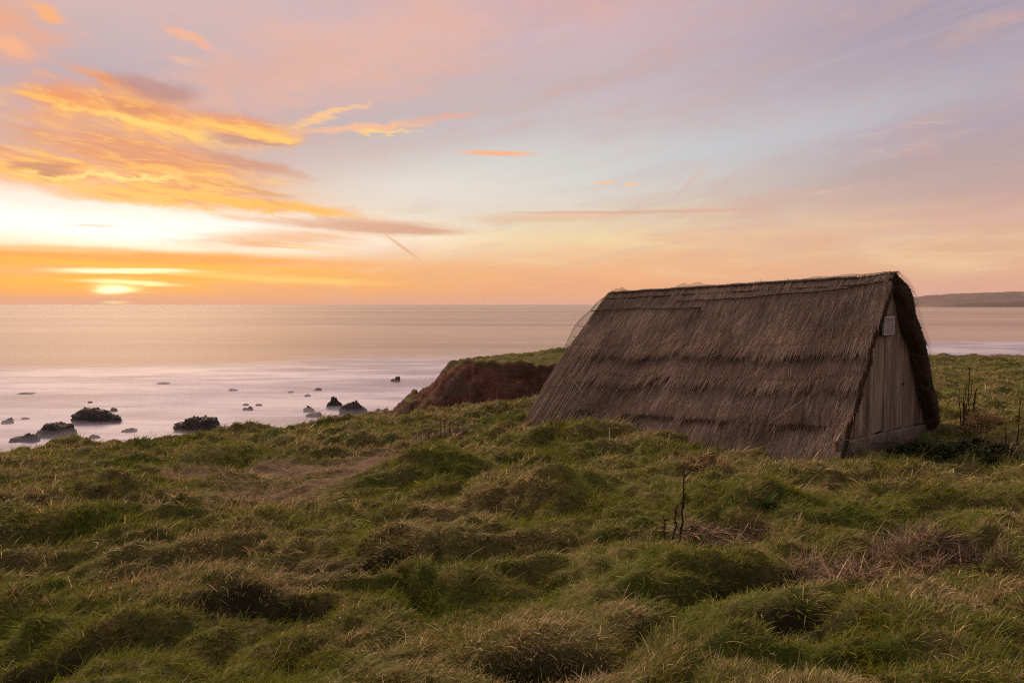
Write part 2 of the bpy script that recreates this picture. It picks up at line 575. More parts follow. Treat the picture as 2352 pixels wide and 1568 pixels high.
# ------------------------------------------------------------------ where the hut stands
G = np.array([0.7257, 0.688])                # across the gable, left to right
Lv = np.array([-0.688, 0.7257])              # along the ridge, away from the camera
B0 = np.array([4.07, 8.46])
WD = 3.95
ZG0 = 11 - 1.98                              # ground at the near corner
ZR0, ZR1 = 11.40, 11.205                     # ridge near / far
LR, LE = 5.09, 5.62
WC = WD / 2 - 0.15                            # the ridge stands a little left of the middle                          # ridge length, eave length

# ------------------------------------------------------------------ terrain
COAST = np.array([(-90, -90), (-40, 2), (-22, 10.5), (-16, 12.3), (-10.6, 14.1), (-7.4, 15.0), (-5.6, 15.9), (-3, 17.1), (-2.06, 18.4),
                  (.5, 19.4), (3.5, 22), (7, 28), (9.5, 36), (8.6, 44), (4.6, 49.0), (2.2, 49.6), (0, 48.4), (-2.0, 48.0), (-3.6, 49.5),
                  (-4.6, 52), (-4.0, 56), (-1, 60), (6, 62.5), (20, 64), (42, 66), (60, 62), (110, 70), (200, 60), (260, 20), (260, -90)], float)


def coast_dist(x, y):
    """signed distance, negative inside the land"""
    n = len(COAST)
    dmin = np.full(x.shape, 1e18)
    inside = np.zeros(x.shape, bool)
    for i in range(n):
        a = COAST[i]
        b = COAST[(i + 1) % n]
        e = b - a
        t = np.clip(((x - a[0]) * e[0] + (y - a[1]) * e[1]) / (e @ e), 0, 1)
        dx = x - a[0] - t * e[0]
        dy = y - a[1] - t * e[1]
        dmin = np.minimum(dmin, dx * dx + dy * dy)
        cond = ((a[1] > y) != (b[1] > y))
        xi = a[0] + (y - a[1]) * e[0] / (e[1] if abs(e[1]) > 1e-9 else 1e-9)
        inside ^= cond & (x < xi)
    d = np.sqrt(dmin)
    return np.where(inside, -d, d)


def plateau(x, y):
    z = 11 - 1.55 - 0.058 * np.where(y > 0, y, 0.2 * y)
    z = z + np.where(x < 0, 1.0 * np.tanh(0.05 * x), 0.4 * np.tanh(0.035 * x / 0.4))
    z = z - 0.75 * np.exp(-((x - 37) / 10) ** 2 - ((y - 64) / 14) ** 2) + 0.45 * np.exp(-((x - 54) / 9) ** 2 - ((y - 58) / 14) ** 2)
    z = z + 0.45 * np.exp(-((x - 7) / 9) ** 2 - ((y - 58) / 9) ** 2)
    return z


def ground_pt(px, py):
    """where the pixel's ray meets the smooth plateau"""
    d = ray(px, py)
    t = 5.0
    for _ in range(60):
        p = EYE + d * t
        t += (p[2] - plateau(np.array(p[0]), np.array(p[1]))) * 2.0
    return EYE + d * t


# mounds and hollows that can be made out one by one: px, py of the foot, width px, height m, depth/width
MOUNDS = []
for px, py, wpx, h, asp in [(955, 1092, 330, .30, .8), (1300, 1140, 260, .27, .9), (1775, 1168, 250, .25, .8), (1340, 1012, 290, .26, .6),
                            (1560, 1205, 170, -.08, .8), (1660, 1222, 260, -.09, .6), (1960, 1290, 240, -.10, .7), (2130, 1270, 190, .10, .7),
                            (1240, 1455, 360, .03, .35), (1245, 1520, 330, -.32, .36), (130, 1500, 280, -.22, .4), (130, 1440, 300, .08, .5),
                            (150, 1170, 330, -.22, .4), (180, 1135, 300, .12, .5), (1120, 1155, 200, .16, .5), (1050, 1320, 260, .09, .6), (1040, 1350, 260, -.08, .5),
                            (700, 1120, 160, .13, .8), (430, 1060, 260, .10, .6), (1820, 1455, 300, -.18, .4), (880, 1255, 330, .11, .5), (860, 1300, 300, -.17, .4),
                            (2010, 1180, 260, .12, .5), (2270, 1195, 200, -.10, .5), (1625, 1080, 90, .06, 1.0), (2000, 1060, 250, .06, .6),
                            (560, 1390, 320, -.13, .4), (520, 1350, 300, .08, .5), (1760, 1350, 300, -.18, .4), (1700, 1310, 300, .08, .5), (2290, 985, 200, .16, .7)]:
    p = ground_pt(px, py)
    MOUNDS.append((p[0], p[1], wpx * p[1] / F * 0.42, h, asp))
PIT = ground_pt(1245, 1500)[:2]
PATHS = [[ground_pt(*q)[:2] for q in pl] for pl in ([(430, 1085), (560, 1078), (700, 1068), (850, 1042)], [(640, 1120), (740, 1098), (830, 1060), (900, 1030)])]


def path_mask(x, y):
    m = np.zeros(x.shape)
    for pl, wd in zip(PATHS, (0.55, 0.50)):
        for a, b in zip(pl[:-1], pl[1:]):
            e = b - a
            t = np.clip(((x - a[0]) * e[0] + (y - a[1]) * e[1]) / (e @ e), 0, 1)
            d = np.hypot(x - a[0] - t * e[0], y - a[1] - t * e[1])
            m = np.maximum(m, np.exp(-(d / wd) ** 2))
    return m


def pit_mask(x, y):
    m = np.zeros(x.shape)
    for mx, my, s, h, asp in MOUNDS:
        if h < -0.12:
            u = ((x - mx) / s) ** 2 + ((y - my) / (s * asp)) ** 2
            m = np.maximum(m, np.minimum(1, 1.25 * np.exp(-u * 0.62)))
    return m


def tussock(x, y):
    # the crests are pulled towards the viewer's side, so the fronts stand steep and the backs run out gently
    return tuss0(x, y + 0.9 * np.clip(tuss0(x, y), -0.1, 0.4))


def tuss0(x, y):
    wx = x + 0.35 * gnoise(x * 0.8, y * 0.8, 31)
    wy = y + 0.35 * gnoise(x * 0.8, y * 0.8, 37)
    b1 = np.abs(gnoise(wx * 0.75, wy * 1.0, 5))
    b2 = np.abs(gnoise(wx * 1.9, wy * 2.5, 8))
    return np.sqrt(b1 + 0.02) * 0.27 + np.sqrt(b2 + .02) * 0.13 + 0.10 * gnoise(x * 0.33, y * 0.4, 2) + 0.028 * fbm(x * 4.5, y * 5.5, 12, 3, 0.6) - 0.21


HUT_C = np.array([3.9, 12.0])


def land(x, y, d=None):
    x = np.asarray(x, float)
    y = np.asarray(y, float)
    if d is None:
        d = coast_dist(x, y)
    z = plateau(x, y)
    r = np.hypot(x, y)
    pm = path_mask(x, y)
    amp = np.clip(1.0 + r * 0.045, 1.0, 1.5) * (1 - 0.75 * pm)
    amp = amp * (1 - 0.75 * np.exp(-((x - HUT_C[0]) ** 2 + (y - HUT_C[1]) ** 2) / 2.6 ** 2))
    hx, hy = PIT
    amp = amp * (1 - 0.8 * np.exp(-((x - hx) ** 2 + (y - hy) ** 2) / 0.6 ** 2))
    far = sstep(22, 40, r)
    t = tussock(x, y) * (1 - far) + far * (0.34 * fbm(x * 0.20, y * 0.50, 77, 3) + 0.16 * np.abs(gnoise(x * 1.1, y * 1.2, 15)))
    z = z + t * amp - 0.10 * pm
    for mx, my, s, h, asp in MOUNDS:
        u = ((x - mx) / s) ** 2 + ((y - my) / (s * asp)) ** 2
        z = z + np.where(u < 8, h * np.exp(-u), 0)
    gx, gy = B0 + G * 1.9 - Lv * 0.35
    z = z - 0.13 * np.exp(-((x - gx) ** 2 + (y - gy) ** 2) / 1.5 ** 2)
    gx, gy = B0 - G * 0.45 + Lv * 0.5
    z = z - 0.11 * np.exp(-((x - gx) ** 2 + (y - gy) ** 2) / 1.1 ** 2)
    # edge lip and cliff
    z = z - 0.17 * sstep(-3.5, -0.2, d) * (r < 30)
    lip = np.where(d > -1.2, 0.05 * gnoise(x * 1.7, y * 1.7, 91), 0)
    dd = np.maximum(d, 0)
    nose = np.exp(-((x + 8.5) / 4.5) ** 2 - ((y - 54.5) / 6) ** 2)
    k = 1.45 - 0.72 * nose + 0.35 * gnoise(x * 0.25, y * 0.25, 55)
    rag = np.minimum(dd, 0.8) * (0.55 * fbm(x * 0.9, y * 0.9, 60, 4, 0.6) + 0.35 * np.abs(gnoise(x * 1.3, y * 1.3, 66)))
    z = z + lip - k * (np.sqrt(dd * dd + 0.25) - 0.5) + rag
    return np.maximum(z, -2.0 + 0.2 * gnoise(x * .3, y * .3, 4))


def build_ground():
    fine = np.radians(np.arange(-58, 58.01, 0.125))
    coarse = np.radians(np.arange(60, 301, 3.0))
    ang = np.concatenate([fine, coarse])
    rr = [0.12]
    while rr[-1] < 320:
        r = rr[-1]
        g = 0.05 if r < 1.6 else (0.0062 if r < 70 else 0.02)
        rr.append(r * (1 + g))
    rr = np.array(rr)
    A, Rr = np.meshgrid(ang, rr)
    x = (np.sin(A) * Rr)
    y = (np.cos(A) * Rr)
    z = land(x.ravel(), y.ravel())
    nv = len(ang)
    v = np.stack([x.ravel(), y.ravel(), z], 1)
    # centre cap
    f = grid_faces(len(rr), nv, True)[:, ::-1]
    c0 = len(v)
    v = np.concatenate([v, [[0, 0, float(land(np.array([0.0]), np.array([0.0]))[0])]]])
    j = np.arange(nv)
    cap = np.stack([np.full(nv, c0), (j + 1) % nv, j], 1)

    m, nt, out = new_mat("turf_and_red_cliff")
    geo = nt.node('ShaderNodeNewGeometry')
    pos = V(nt, geo.outputs['Position'])
    nz = nt.sep(V(nt, geo.outputs['Normal']))[2]
    px_, py_, pz_ = nt.sep(pos)
    na = nt.noise(pos, 0.6, 4, 0.6)
    nb = nt.noise(pos, 3.0, 5, 0.65)
    nc = nt.noise(nt.scalev(pos, (1, 1.6, 1)), 14.0, 4, 0.7)
    g = nt.mix(nt.smooth(na, 0.38, 0.62), (0.070, 0.090, 0.016), (0.140, 0.112, 0.042))
    g = nt.mix(nt.smooth(nb, 0.45, 0.7), g, (0.150, 0.108, 0.048))
    g = nt.mix(nt.smooth(nc, 0.5, 0.75), g, (0.030, 0.034, 0.009))
    g = nt.mix((nt.sep(tint(nt))[1] * 1.1).clamp(), g, nt.mix(nt.smooth(nc, 0.35, 0.65), (0.095, 0.060, 0.040), (0.19, 0.122, 0.080)))
    red = nt.mix(nt.smooth(nt.noise(pos, 1.4, 5, 0.65), 0.35, 0.65), (0.070, 0.026, 0.019), (0.140, 0.055, 0.038))
    g = nt.mix((nt.sep(tint(nt))[2] * 1.3).clamp(), g, (0.026, 0.021, 0.010))  # near-black painted into the hollows to stand for their deep shade
    strata = nt.noise(nt.scalev(pos, (0.25, 0.25, 2.2)), 1.0, 5, 0.65, 0.4)
    red = nt.mix(nt.smooth(strata, 0.45, 0.6) * 0.7, red, (0.036, 0.017, 0.014))
    red = nt.mix(nt.smooth(nt.noise(pos, 0.35, 4, 0.6), 0.5, 0.62), red, (0.070, 0.046, 0.032))
    steep = nt.smooth(nz + (nb - 0.5) * 0.30, 0.93, 0.82) * nt.sep(tint(nt))[0]
    colr = nt.mix(steep, g, red)
    wet = nt.smooth(pz_ + (nb - 0.5) * 1.0, 1.0, 0.3)
    colr = nt.mix(wet, colr, (0.03, 0.026, 0.026))
    h = nb * 0.6 + nc * 0.5
    principled(nt, out, colr, 0.95, nt.bump(h, 0.9, 0.06), 0.1)
    dist = coast_dist(v[:, 0], v[:, 1])
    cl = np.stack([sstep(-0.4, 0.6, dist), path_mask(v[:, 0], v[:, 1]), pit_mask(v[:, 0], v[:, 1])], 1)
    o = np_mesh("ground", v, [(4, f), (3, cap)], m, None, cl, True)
    tag(o, kind="structure")
    return o


build_ground()

# ------------------------------------------------------------------ sea
def build_sea():
    xs = np.array([-9000, -3000, -800, -300, -120, -40, 40, 120, 300, 800, 3000, 9000.0])
    ys = np.array([-120, 20, 50, 100, 160, 260, 500, 1000, 2500, 6000, 12000.0])
    X, Y = np.meshgrid(xs, ys)
    v = np.stack([X.ravel(), Y.ravel(), np.zeros(X.size)], 1)
    m, nt, out = new_mat("long_exposure_sea")
    pos = V(nt, nt.node('ShaderNodeNewGeometry').outputs['Position'])
    x, y, z = nt.sep(pos)
    # surf follows the shore; its outer edge wanders
    n1 = nt.noise(nt.scalev(pos, (0.006, 0.02, 1)), 1.0, 4, 0.55)
    n2 = nt.noise(nt.scalev(pos, (0.025, 0.09, 1)), 1.0, 5, 0.6)
    n3 = nt.noise(nt.scalev(pos, (0.10, 0.32, 1)), 1.0, 5, 0.6)
    edge = y - x * 0.38 + (n1 - 0.5) * 90.0 + (n2 - 0.5) * 50.0
    foam = nt.smooth(edge, 162.0, 124.0)
    foam2 = nt.smooth(n1 + (n2 - 0.5) * 0.5, 0.56, 0.75) * nt.smooth(y, 700.0, 180.0) * 0.5
    f = foam.max(foam2)
    foam_amt = f * nt.smooth(n3 * 0.5 + n2 * 0.6, 0.40, 0.62, 0.55, 1.0)
    foam_amt = foam_amt * nt.smooth(n2, 0.36, 0.50, 0.80, 1.0)
    wat = nt.node('ShaderNodeBsdfPrincipled')
    band = nt.noise(nt.scalev(pos, (0.0006, 0.006, 1)), 1.0, 5, 0.6)
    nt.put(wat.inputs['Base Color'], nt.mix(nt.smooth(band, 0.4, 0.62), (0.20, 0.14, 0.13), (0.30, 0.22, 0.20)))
    nt.put(wat.inputs['Roughness'], nt.smooth(band, 0.3, 0.7, 0.30, 0.26))
    wat.inputs['IOR'].default_value = 1.33
    hb = nt.noise(nt.scalev(pos, (0.02, 0.10, 1)), 1.0, 4, 0.6)
    nt.put(wat.inputs['Normal'], nt.bump(hb, 0.12, 1.0))
    fo = nt.node('ShaderNodeBsdfPrincipled')
    nt.put(fo.inputs['Base Color'], nt.mix(nt.smooth(n2 * 0.6 + n3 * 0.4, 0.40, 0.60), (0.26, 0.245, 0.40), (0.53, 0.47, 0.55)))
    fo.inputs['Roughness'].default_value = 0.55
    fo.inputs['IOR'].default_value = 1.2
    dif = nt.node('ShaderNodeBsdfDiffuse')
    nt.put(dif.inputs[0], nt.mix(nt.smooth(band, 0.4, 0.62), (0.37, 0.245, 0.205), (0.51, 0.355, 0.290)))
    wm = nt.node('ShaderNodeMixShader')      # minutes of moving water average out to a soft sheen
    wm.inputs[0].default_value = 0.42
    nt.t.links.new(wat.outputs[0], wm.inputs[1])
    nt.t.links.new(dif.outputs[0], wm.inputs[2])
    mx = nt.node('ShaderNodeMixShader')
    nt.put(mx.inputs[0], foam_amt)
    nt.t.links.new(wm.outputs[0], mx.inputs[1])
    nt.t.links.new(fo.outputs[0], mx.inputs[2])
    nt.t.links.new(mx.outputs[0], out.inputs['Surface'])
    o = np_mesh("sea", v, [(4, grid_faces(len(ys), len(xs)))], m, smooth=True)
    tag(o, kind="structure")


build_sea()

# ------------------------------------------------------------------ far headland
def build_headland():
    prof = [(2070, 697), (2095, 691), (2120, 684.5), (2170, 677.5), (2230, 674), (2352, 670), (2600, 664), (3000, 668), (3600, 682)]
    Y0 = 2250.0
    xs, hs = [], []
    for px, py in prof:
        xs.append((px - 1176) / F * (Y0 + 250))
        hs.append(11 + (697.5 - py) / F * (Y0 + 250))
    X = np.linspace(xs[0] - 60, xs[-1], 320)
    H = np.interp(X, xs, hs, left=0)
    H[X < xs[0]] = -4
    V_ = np.linspace(0, 1, 60)
    XX, VV = np.meshgrid(X, V_)
    HH = np.tile(H, (60, 1))
    yy = Y0 + VV * 700 + 25 * gnoise(XX * 0.01, VV * 3, 3) - (XX - 1400) * 0.05
    shape = np.minimum(1, np.where(VV < 0.36, 0.45 * sstep(0, 0.05, VV) + 0.55 * sstep(0.02, 0.36, VV), 1 - sstep(0.5, 1, VV)))
    zz = -4 + (HH + 4) * shape * (1 + 0.05 * fbm(XX * 0.012, yy * 0.012, 8, 4)) + 2.0 * fbm(XX * 0.03, yy * 0.03, 4, 3) * shape
    v = np.stack([XX.ravel(), yy.ravel(), zz.ravel()], 1)
    m, nt, out = new_mat("distant_heath")
    pos = V(nt, nt.node('ShaderNodeNewGeometry').outputs['Position'])
    n = nt.noise(pos, 0.008, 5, 0.6)
    c = nt.mix(nt.smooth(n, 0.42, 0.58), (0.135, 0.090, 0.088), (0.175, 0.112, 0.108))  # heath tone with some purple-grey haze painted in, as the air is thin
    principled(nt, out, c, 0.95, None, 0.1)
    o = np_mesh("headland", v, [(4, grid_faces(60, 320))], m, smooth=True)
    tag(o, kind="structure")


build_headland()

# ------------------------------------------------------------------ haze
def build_haze():
    bm = bmesh.new()
    bmesh.ops.create_cube(bm, size=1.0)
    for v in bm.verts:
        v.co.x *= 18400
        v.co.y = v.co.y * 12600 + 6000
        v.co.z = -4 if v.co.z < 0 else 95
    me = bpy.data.meshes.new("haze")
    bm.to_mesh(me)
    m, nt, out = new_mat("sea_haze")
    p = nt.node('ShaderNodeVolumePrincipled')
    p.inputs['Color'].default_value = (1.0, 0.95, 0.92, 1)
    p.inputs['Density'].default_value = HAZE
    p.inputs['Anisotropy'].default_value = 0.0
    nt.t.links.new(p.outputs[0], out.inputs['Volume'])
    me.materials.append(m)
    o = bpy.data.objects.new("haze", me)
    COL.objects.link(o)
    tag(o, kind="stuff")


HAZE = 0.00006
build_haze()


def build_mist():
    """spray blurred over the surf: a thin low layer of white vapour on the water"""
    xs = np.linspace(-130, 24, 60)
    ys = np.linspace(34, 140, 40)
    X, Y = np.meshgrid(xs, ys)
    h = 0.5 * sstep(34, 44, Y) * sstep(140, 70, Y) * sstep(-130, -100, X) * sstep(24, 8, X)
    h = h * sstep(140, 95, Y - 0.38 * X) * np.clip(1 + 1.1 * gnoise(X * 0.05, Y * 0.13, 71), 0, 2.2)
    top = np.stack([X.ravel(), Y.ravel(), 0.02 + h.ravel()], 1)
    bot = np.stack([X.ravel(), Y.ravel(), 0.01 + 0 * h.ravel()], 1)
    f = grid_faces(40, 60)
    k = top.shape[0]
    rim = np.concatenate([np.arange(60), np.arange(1, 40) * 60 + 59, 39 * 60 + np.arange(58, -1, -1), np.arange(38, 0, -1) * 60])
    rn = np.roll(rim, -1)
    side = np.stack([rim, rim + k, rn + k, rn], 1)
    o = np_mesh("mist", np.concatenate([top, bot]), [(4, np.concatenate([f, f[:, ::-1] + k, side]))], None, None, None, True)
    m, nt, out = new_mat("surf_mist")
    p = nt.node('ShaderNodeVolumePrincipled')
    p.inputs['Color'].default_value = (0.86, 0.83, 0.95, 1)
    p.inputs['Density'].default_value = 0.075
    nt.t.links.new(p.outputs[0], out.inputs['Volume'])
    o.data.materials.append(m)
    tag(o, kind="stuff")


build_mist()

# ------------------------------------------------------------------ rocks in the surf
def rock_material():
    m, nt, out = new_mat("wet_dark_rock")
    pos = V(nt, nt.node('ShaderNodeNewGeometry').outputs['Position'])
    n = nt.noise(pos, 1.6, 6, 0.65)
    n2 = nt.noise(pos, 6.0, 5, 0.7)
    c = nt.mix(nt.smooth(n, 0.4, 0.65), (0.030, 0.024, 0.024), (0.075, 0.055, 0.052))
    principled(nt, out, c, nt.smooth(n2, 0.3, 0.7, 0.55, 0.9), nt.bump(n2 + n, 0.8, 0.12), 0.35)
    return m


ROCK_M = rock_material()


def rock(x0, x1, yt, yb, label, lumps=None, sub=4, seed=0, rough=1.7):
    """pixel extents of the rock as it stands in the water"""
    rs = random.Random(seed)
    c = on_z((x0 + x1) / 2, yb, 0.0)
    W = (x1 - x0) * c[1] / F
    H = (yb - yt) * c[1] / F
    if lumps is None:
        lumps = [(0, 1.0, 0.75)] + [(rs.uniform(-.6, .6), rs.uniform(.4, .6), rs.uniform(.7, 1.0)) for _ in range(2)]
    vs, fs, n = [], [], 0
    for i, (cx, w, h) in enumerate(lumps):
        bm = bmesh.new()
        bmesh.ops.create_icosphere(bm, subdivisions=sub, radius=1.0)
        p = np.array([v.co[:] for v in bm.verts])
        f = np.array([[v.index for v in fc.verts] for fc in bm.faces])
        bm.free()
        off = seed * 7.3 + i * 3.1
        q = p + off
        rad = 1 + rough * (0.16 * noise3(q, 1.3, seed) + 0.13 * np.abs(noise3(q, 2.9, seed + 1)) + 0.08 * noise3(q, 6.0, seed + 2) + 0.05 * noise3(q, 13, seed + 5)) - 0.06
        # blocky: pull towards a superellipsoid
        sup = (np.abs(p) ** 3).sum(1) ** (-1 / 3.0)
        p = p * (rad * (0.65 + 0.35 * sup))[:, None]
        st = 9.0
        step = np.floor(p[:, 2] * st + 0.8 * noise3(q, 2.0, 9)) / st
        p[:, 2] = p[:, 2] * 0.75 + step * 0.25
        p[:, 0] = cx * W / 2 + p[:, 0] * W / 2 * w
        p[:, 1] = p[:, 1] * W / 2 * w * 0.75 + rs.uniform(-.1, .1) * W
        p[:, 2] = p[:, 2] * H * h
        vs.append(p)
        fs.append(f + n)
        n += len(p)
    o = np_mesh("rock", np.concatenate(vs), [(3, np.concatenate(fs))], ROCK_M, smooth=False)
    o.location = (c[0], c[1] + W * 0.25, 0)
    tag(o, label, "rock", "rocks in the surf")


def cx(v): return v * 0.5469
def cy(v): return 551 + v * 0.5469


ROCKS = [
    (118, 286, 768, 828, "dark lumpy rock low on the left above the grass edge", [(.15, .75, .9), (-.35, .6, .72), (.55, .45, .62)], 5),
    (28, 140, 812, 852, "low flat shelf of boulders joined left below the lumpy dark rock", [(-.4, .55, .55), (.3, .6, .8), (-.75, .3, .4), (.7, .35, .6)], 5),
    (290, 482, 712, 774, "big flat-topped block of rock alone in the surf", [(-.15, .8, .95), (-.5, .5, .88), (.45, .55, .62)], 5),
    (458, 488, 702, 721, "small pointed rock just right of the big flat-topped block", None, 4),
    (6, 46, 749, 771, "small peaked rock at the left edge of the picture", None, 4),
    (86, 116, 744, 753, "tiny low rock beside the peaked one near the left edge", None, 3),
    (368, 386, 676, 684, "speck of rock farther out beyond the big block", None, 3),
    (714, 915, 742, 812, "large ridge of rock with a long right tail against the grass edge", [(.05, .6, .98), (-.45, .6, .6), (.6, .45, .45), (.3, .5, .8)], 5),
    (503, 562, 789, 808, "pale low slab between the big block and the grass edge", None, 3),
    (366, 412, 817, 834, "low dark boulder half hidden by the grass edge", None, 4),
    (1013, 1058, 700, 716, "twin-humped dark rock, nearer one of the central trio", [(-.4, .5, .7), (.45, .5, .95)], 4),
    (1016, 1044, 686, 695, "thin flat rock left in the central trio", None, 3),
    (1070, 1100, 687, 696, "thin flat rock right in the central trio", None, 3),
    (956, 994, 625, 634, "small rock out by the paler water left of centre", None, 3),
    (1206, 1229, 633, 642, "tiny round rock left in the row before the sharp pinnacle", None, 3),
    (1276, 1304, 646, 657, "small low rock just above the sharp pinnacle", None, 3),
    (1318, 1351, 621, 633, "small twin-tipped rock farthest behind the sharp pinnacle", None, 3),
    (1638, 1684, 573, 596, "jagged rock standing alone farthest out near the red headland", [(.3, .45, 1.0), (-.35, .6, .55)], 4),
    (1272, 1318, 699, 722, "squat rock at the left foot of the sharp pinnacle", None, 4),
    (1360, 1434, 661, 712, "sharp dark pinnacle of rock beside the wide pyramid rock", [(0, .55, 1.0), (.3, .65, .6), (-.35, .5, .55)], 5),
    (1412, 1542, 682, 742, "wide pyramid-shaped rock against the grass edge", [(.05, .5, 1.0), (.45, .5, .62), (-.35, .6, .7), (.1, .8, .6)], 5),
    (1533, 1568, 717, 738, "small rock right of the wide pyramid rock", None, 4),
    (1570, 1630, 706, 736, "low rock touching the foot of the red headland", None, 4),
    (1283, 1348, 722, 742, "flat rock just above the grass under the squat rock", None, 4),
    (655, 712, 598, 604, "thin awash reef far out left of centre", None, 3),
    (60, 132, 641, 648, "thin awash reef far out on the left", None, 3),
]
for i, (a, b, t, bb, lab, lu, sb) in enumerate(ROCKS):
    rock(cx(a), cx(b), cy(t), cy(bb), lab, lu, sb, seed=i + 1)

# ------------------------------------------------------------------ hut
def hut(w, l, z):
    w = np.asarray(w, float)
    l = np.asarray(l, float)
    return np.stack([B0[0] + w * G[0] + l * Lv[0], B0[1] + w * G[1] + l * Lv[1], np.asarray(z, float) + 0 * w], -1)


def over(q):
    """how far the thatch oversails the boards: little on the left, a hood at the ridge, more on the right"""
    return 0.03 + 0.12 * sstep(0.03, 0.28, q)


def thick(q):
    return 0.12 + 0.13 * sstep(-0.12, 0.15, q)


LIPS = (0.45, 0.63, 0.85, 1.02)


def roof_pt(q, s, lift=0.0):
    """q -1 left eave .. 0 ridge .. 1 right eave ; s 0 near .. 1 far ; world point on the thatch skin"""
    q = np.asarray(q, float)
    s = np.asarray(s, float)
    ep = 0.05 + 0.10 * np.exp(-(s / 0.09) ** 2)
    a = (np.sqrt(q * q + ep ** 2) - ep) / (np.sqrt(1 + ep ** 2) - ep)
    lmax = LR + (LE - LR) * a
    l = -over(q) + s * (lmax + over(q))
    zr = ZR0 + (ZR1 - ZR0) * (l / LR)
    zr = zr + 0.035 * np.exp(-((l + 0.1) / 0.30) ** 2) + 0.012 * gnoise(l * 1.3, 0 * l, 5)
    zg = ZG0 - 0.065 * l - 0.03 - 0.19 * (q > 0)
    z = zr + (zg - zr) * a
    w = WC + np.sign(q) * a * np.where(q > 0, WD - WC + 0.02, WC + 0.03)
    # the right slope bulges, and steepens at its foot
    nrm_w = np.sign(q) * 0.77
    bul = np.where(q > 0, 0.15 * np.sin(np.pi * np.clip(a, 0, 1) ** 1.15) + 0.025 * np.sin(a * 17) + 0.07 * np.exp(-((a - 0.11) / 0.08) ** 2), 0.02 * np.sin(np.pi * a))
    # courses: thickness swells to each lip, then steps back
    th = np.zeros_like(a)
    wob = 0.020 * gnoise(l * 1.2, q * 0 + 3, 21) + 0.012 * gnoise(l * 6, q * 0 + 3, 22)
    prev = 0.0
    for k, lp in enumerate(LIPS):
        t = (a + wob - prev) / (lp - prev)
        th = th + np.where((t > 0) & (t <= 1), np.where(q > 0, 0.35, 1.0) * (0.10, 0.07, 0.05, 0.03)[k] * np.clip(t, 0, 1) ** 1.6, 0)
        prev = lp
    rough = 0.018 * gnoise(l * 3 + a * 2, a * 5, 40) + 0.008 * gnoise(l * 14 + a * 9, a * 9, 41)
    off = bul + th + rough + lift
    w = w + nrm_w * off
    z = z + 0.62 * off
    return hut(w, l, z)


def straw_mat(name, k=1.0, trans=0.0):
    m, nt, out = new_mat(name)
    c = tint(nt)
    principled(nt, out, nt.mix(1.0, c, (k, k, k), 'MULTIPLY'), 0.9, None, 0.1)
    return m


def wood_mat():
    m, nt, out = new_mat("weathered_boards")
    co = texco(nt)
    n = nt.noise(nt.scalev(co, (9, 9, 1.0)), 1.0, 6, 0.65, 0.3)
    n2 = nt.noise(nt.scalev(co, (5, 5, 1.1)), 1.0, 4, 0.6)
    sp = nt.noise(nt.scalev(co, (30, 30, 14)), 1.0, 3, 0.6)
    c = nt.mix(nt.smooth(n, 0.25, 0.75), (0.115, 0.074, 0.055), (0.40, 0.285, 0.222))
    c = nt.mix(nt.smooth(n2, 0.45, 0.7) , c, (0.25, 0.178, 0.146))
    c = nt.mix(nt.smooth(sp, 0.62, 0.72) * 0.5, c, (0.48, 0.44, 0.40))
    kn = nt.noise(nt.scalev(co, (11, 11, 6)), 1.0, 2, 0.5)
    c = nt.mix(nt.smooth(kn, 0.69, 0.74), c, (0.035, 0.022, 0.017))
    c = nt.mix(1.0, c, tint(nt), 'MULTIPLY')
    principled(nt, out, c, 0.85, nt.bump(n, 0.6, 0.01), 0.15)
    return m


def concrete_mat():
    m, nt, out = new_mat("rough_plinth")
    co = texco(nt)
    n = nt.noise(co, 5.0, 6, 0.65)
    n2 = nt.noise(co, 26.0, 5, 0.7)
    c = nt.mix(nt.smooth(n, 0.35, 0.65), (0.13, 0.098, 0.077), (0.23, 0.178, 0.142))
    c = nt.mix(nt.smooth(n2, 0.5, 0.72) * 0.6, c, (0.085, 0.066, 0.052))
    principled(nt, out, c, 0.95, nt.bump(n2 + n, 0.8, 0.02), 0.1)
    return m


def plain_mat(name, colr, rough=0.8, var=0.3, sc=8.0, spec=0.2):
    m, nt, out = new_mat(name)
    co = texco(nt)
    n = nt.noise(co, sc, 5, 0.65)
    c0 = tuple(q * (1 - var) for q in colr)
    c1 = tuple(q * (1 + var) for q in colr)
    principled(nt, out, nt.mix(nt.smooth(n, 0.35, 0.65), c0, c1), rough, nt.bump(n, 0.3, 0.01), spec)
    return m


M_STRAW = straw_mat("thatch_straw")
M_WOOD = wood_mat()
M_CONC = concrete_mat()
M_DARKWOOD = plain_mat("dark_spar", (0.035, 0.026, 0.022))
M_WIRE = plain_mat("rusty_wire", (0.09, 0.07, 0.055), 0.7, 0.3, 20)
M_POLE = plain_mat("grey_pole", (0.20, 0.165, 0.15), 0.8, 0.35, 10)


def straw_cols(n, seed, base=(0.150, 0.098, 0.076)):
    r = np.random.default_rng(seed)
    b = np.array(base) * r.lognormal(0, 0.30, (n, 1))
    hue = r.normal(0, 0.06, (n, 1))
    b = b * np.concatenate([1 + hue, np.ones((n, 1)), 1 - hue], 1)
    pale = r.random(n) < 0.05
    b[pale] = b[pale] * 1.3 + np.array([0.05, 0.04, 0.028])
    return np.clip(b, 0.01, 0.6)


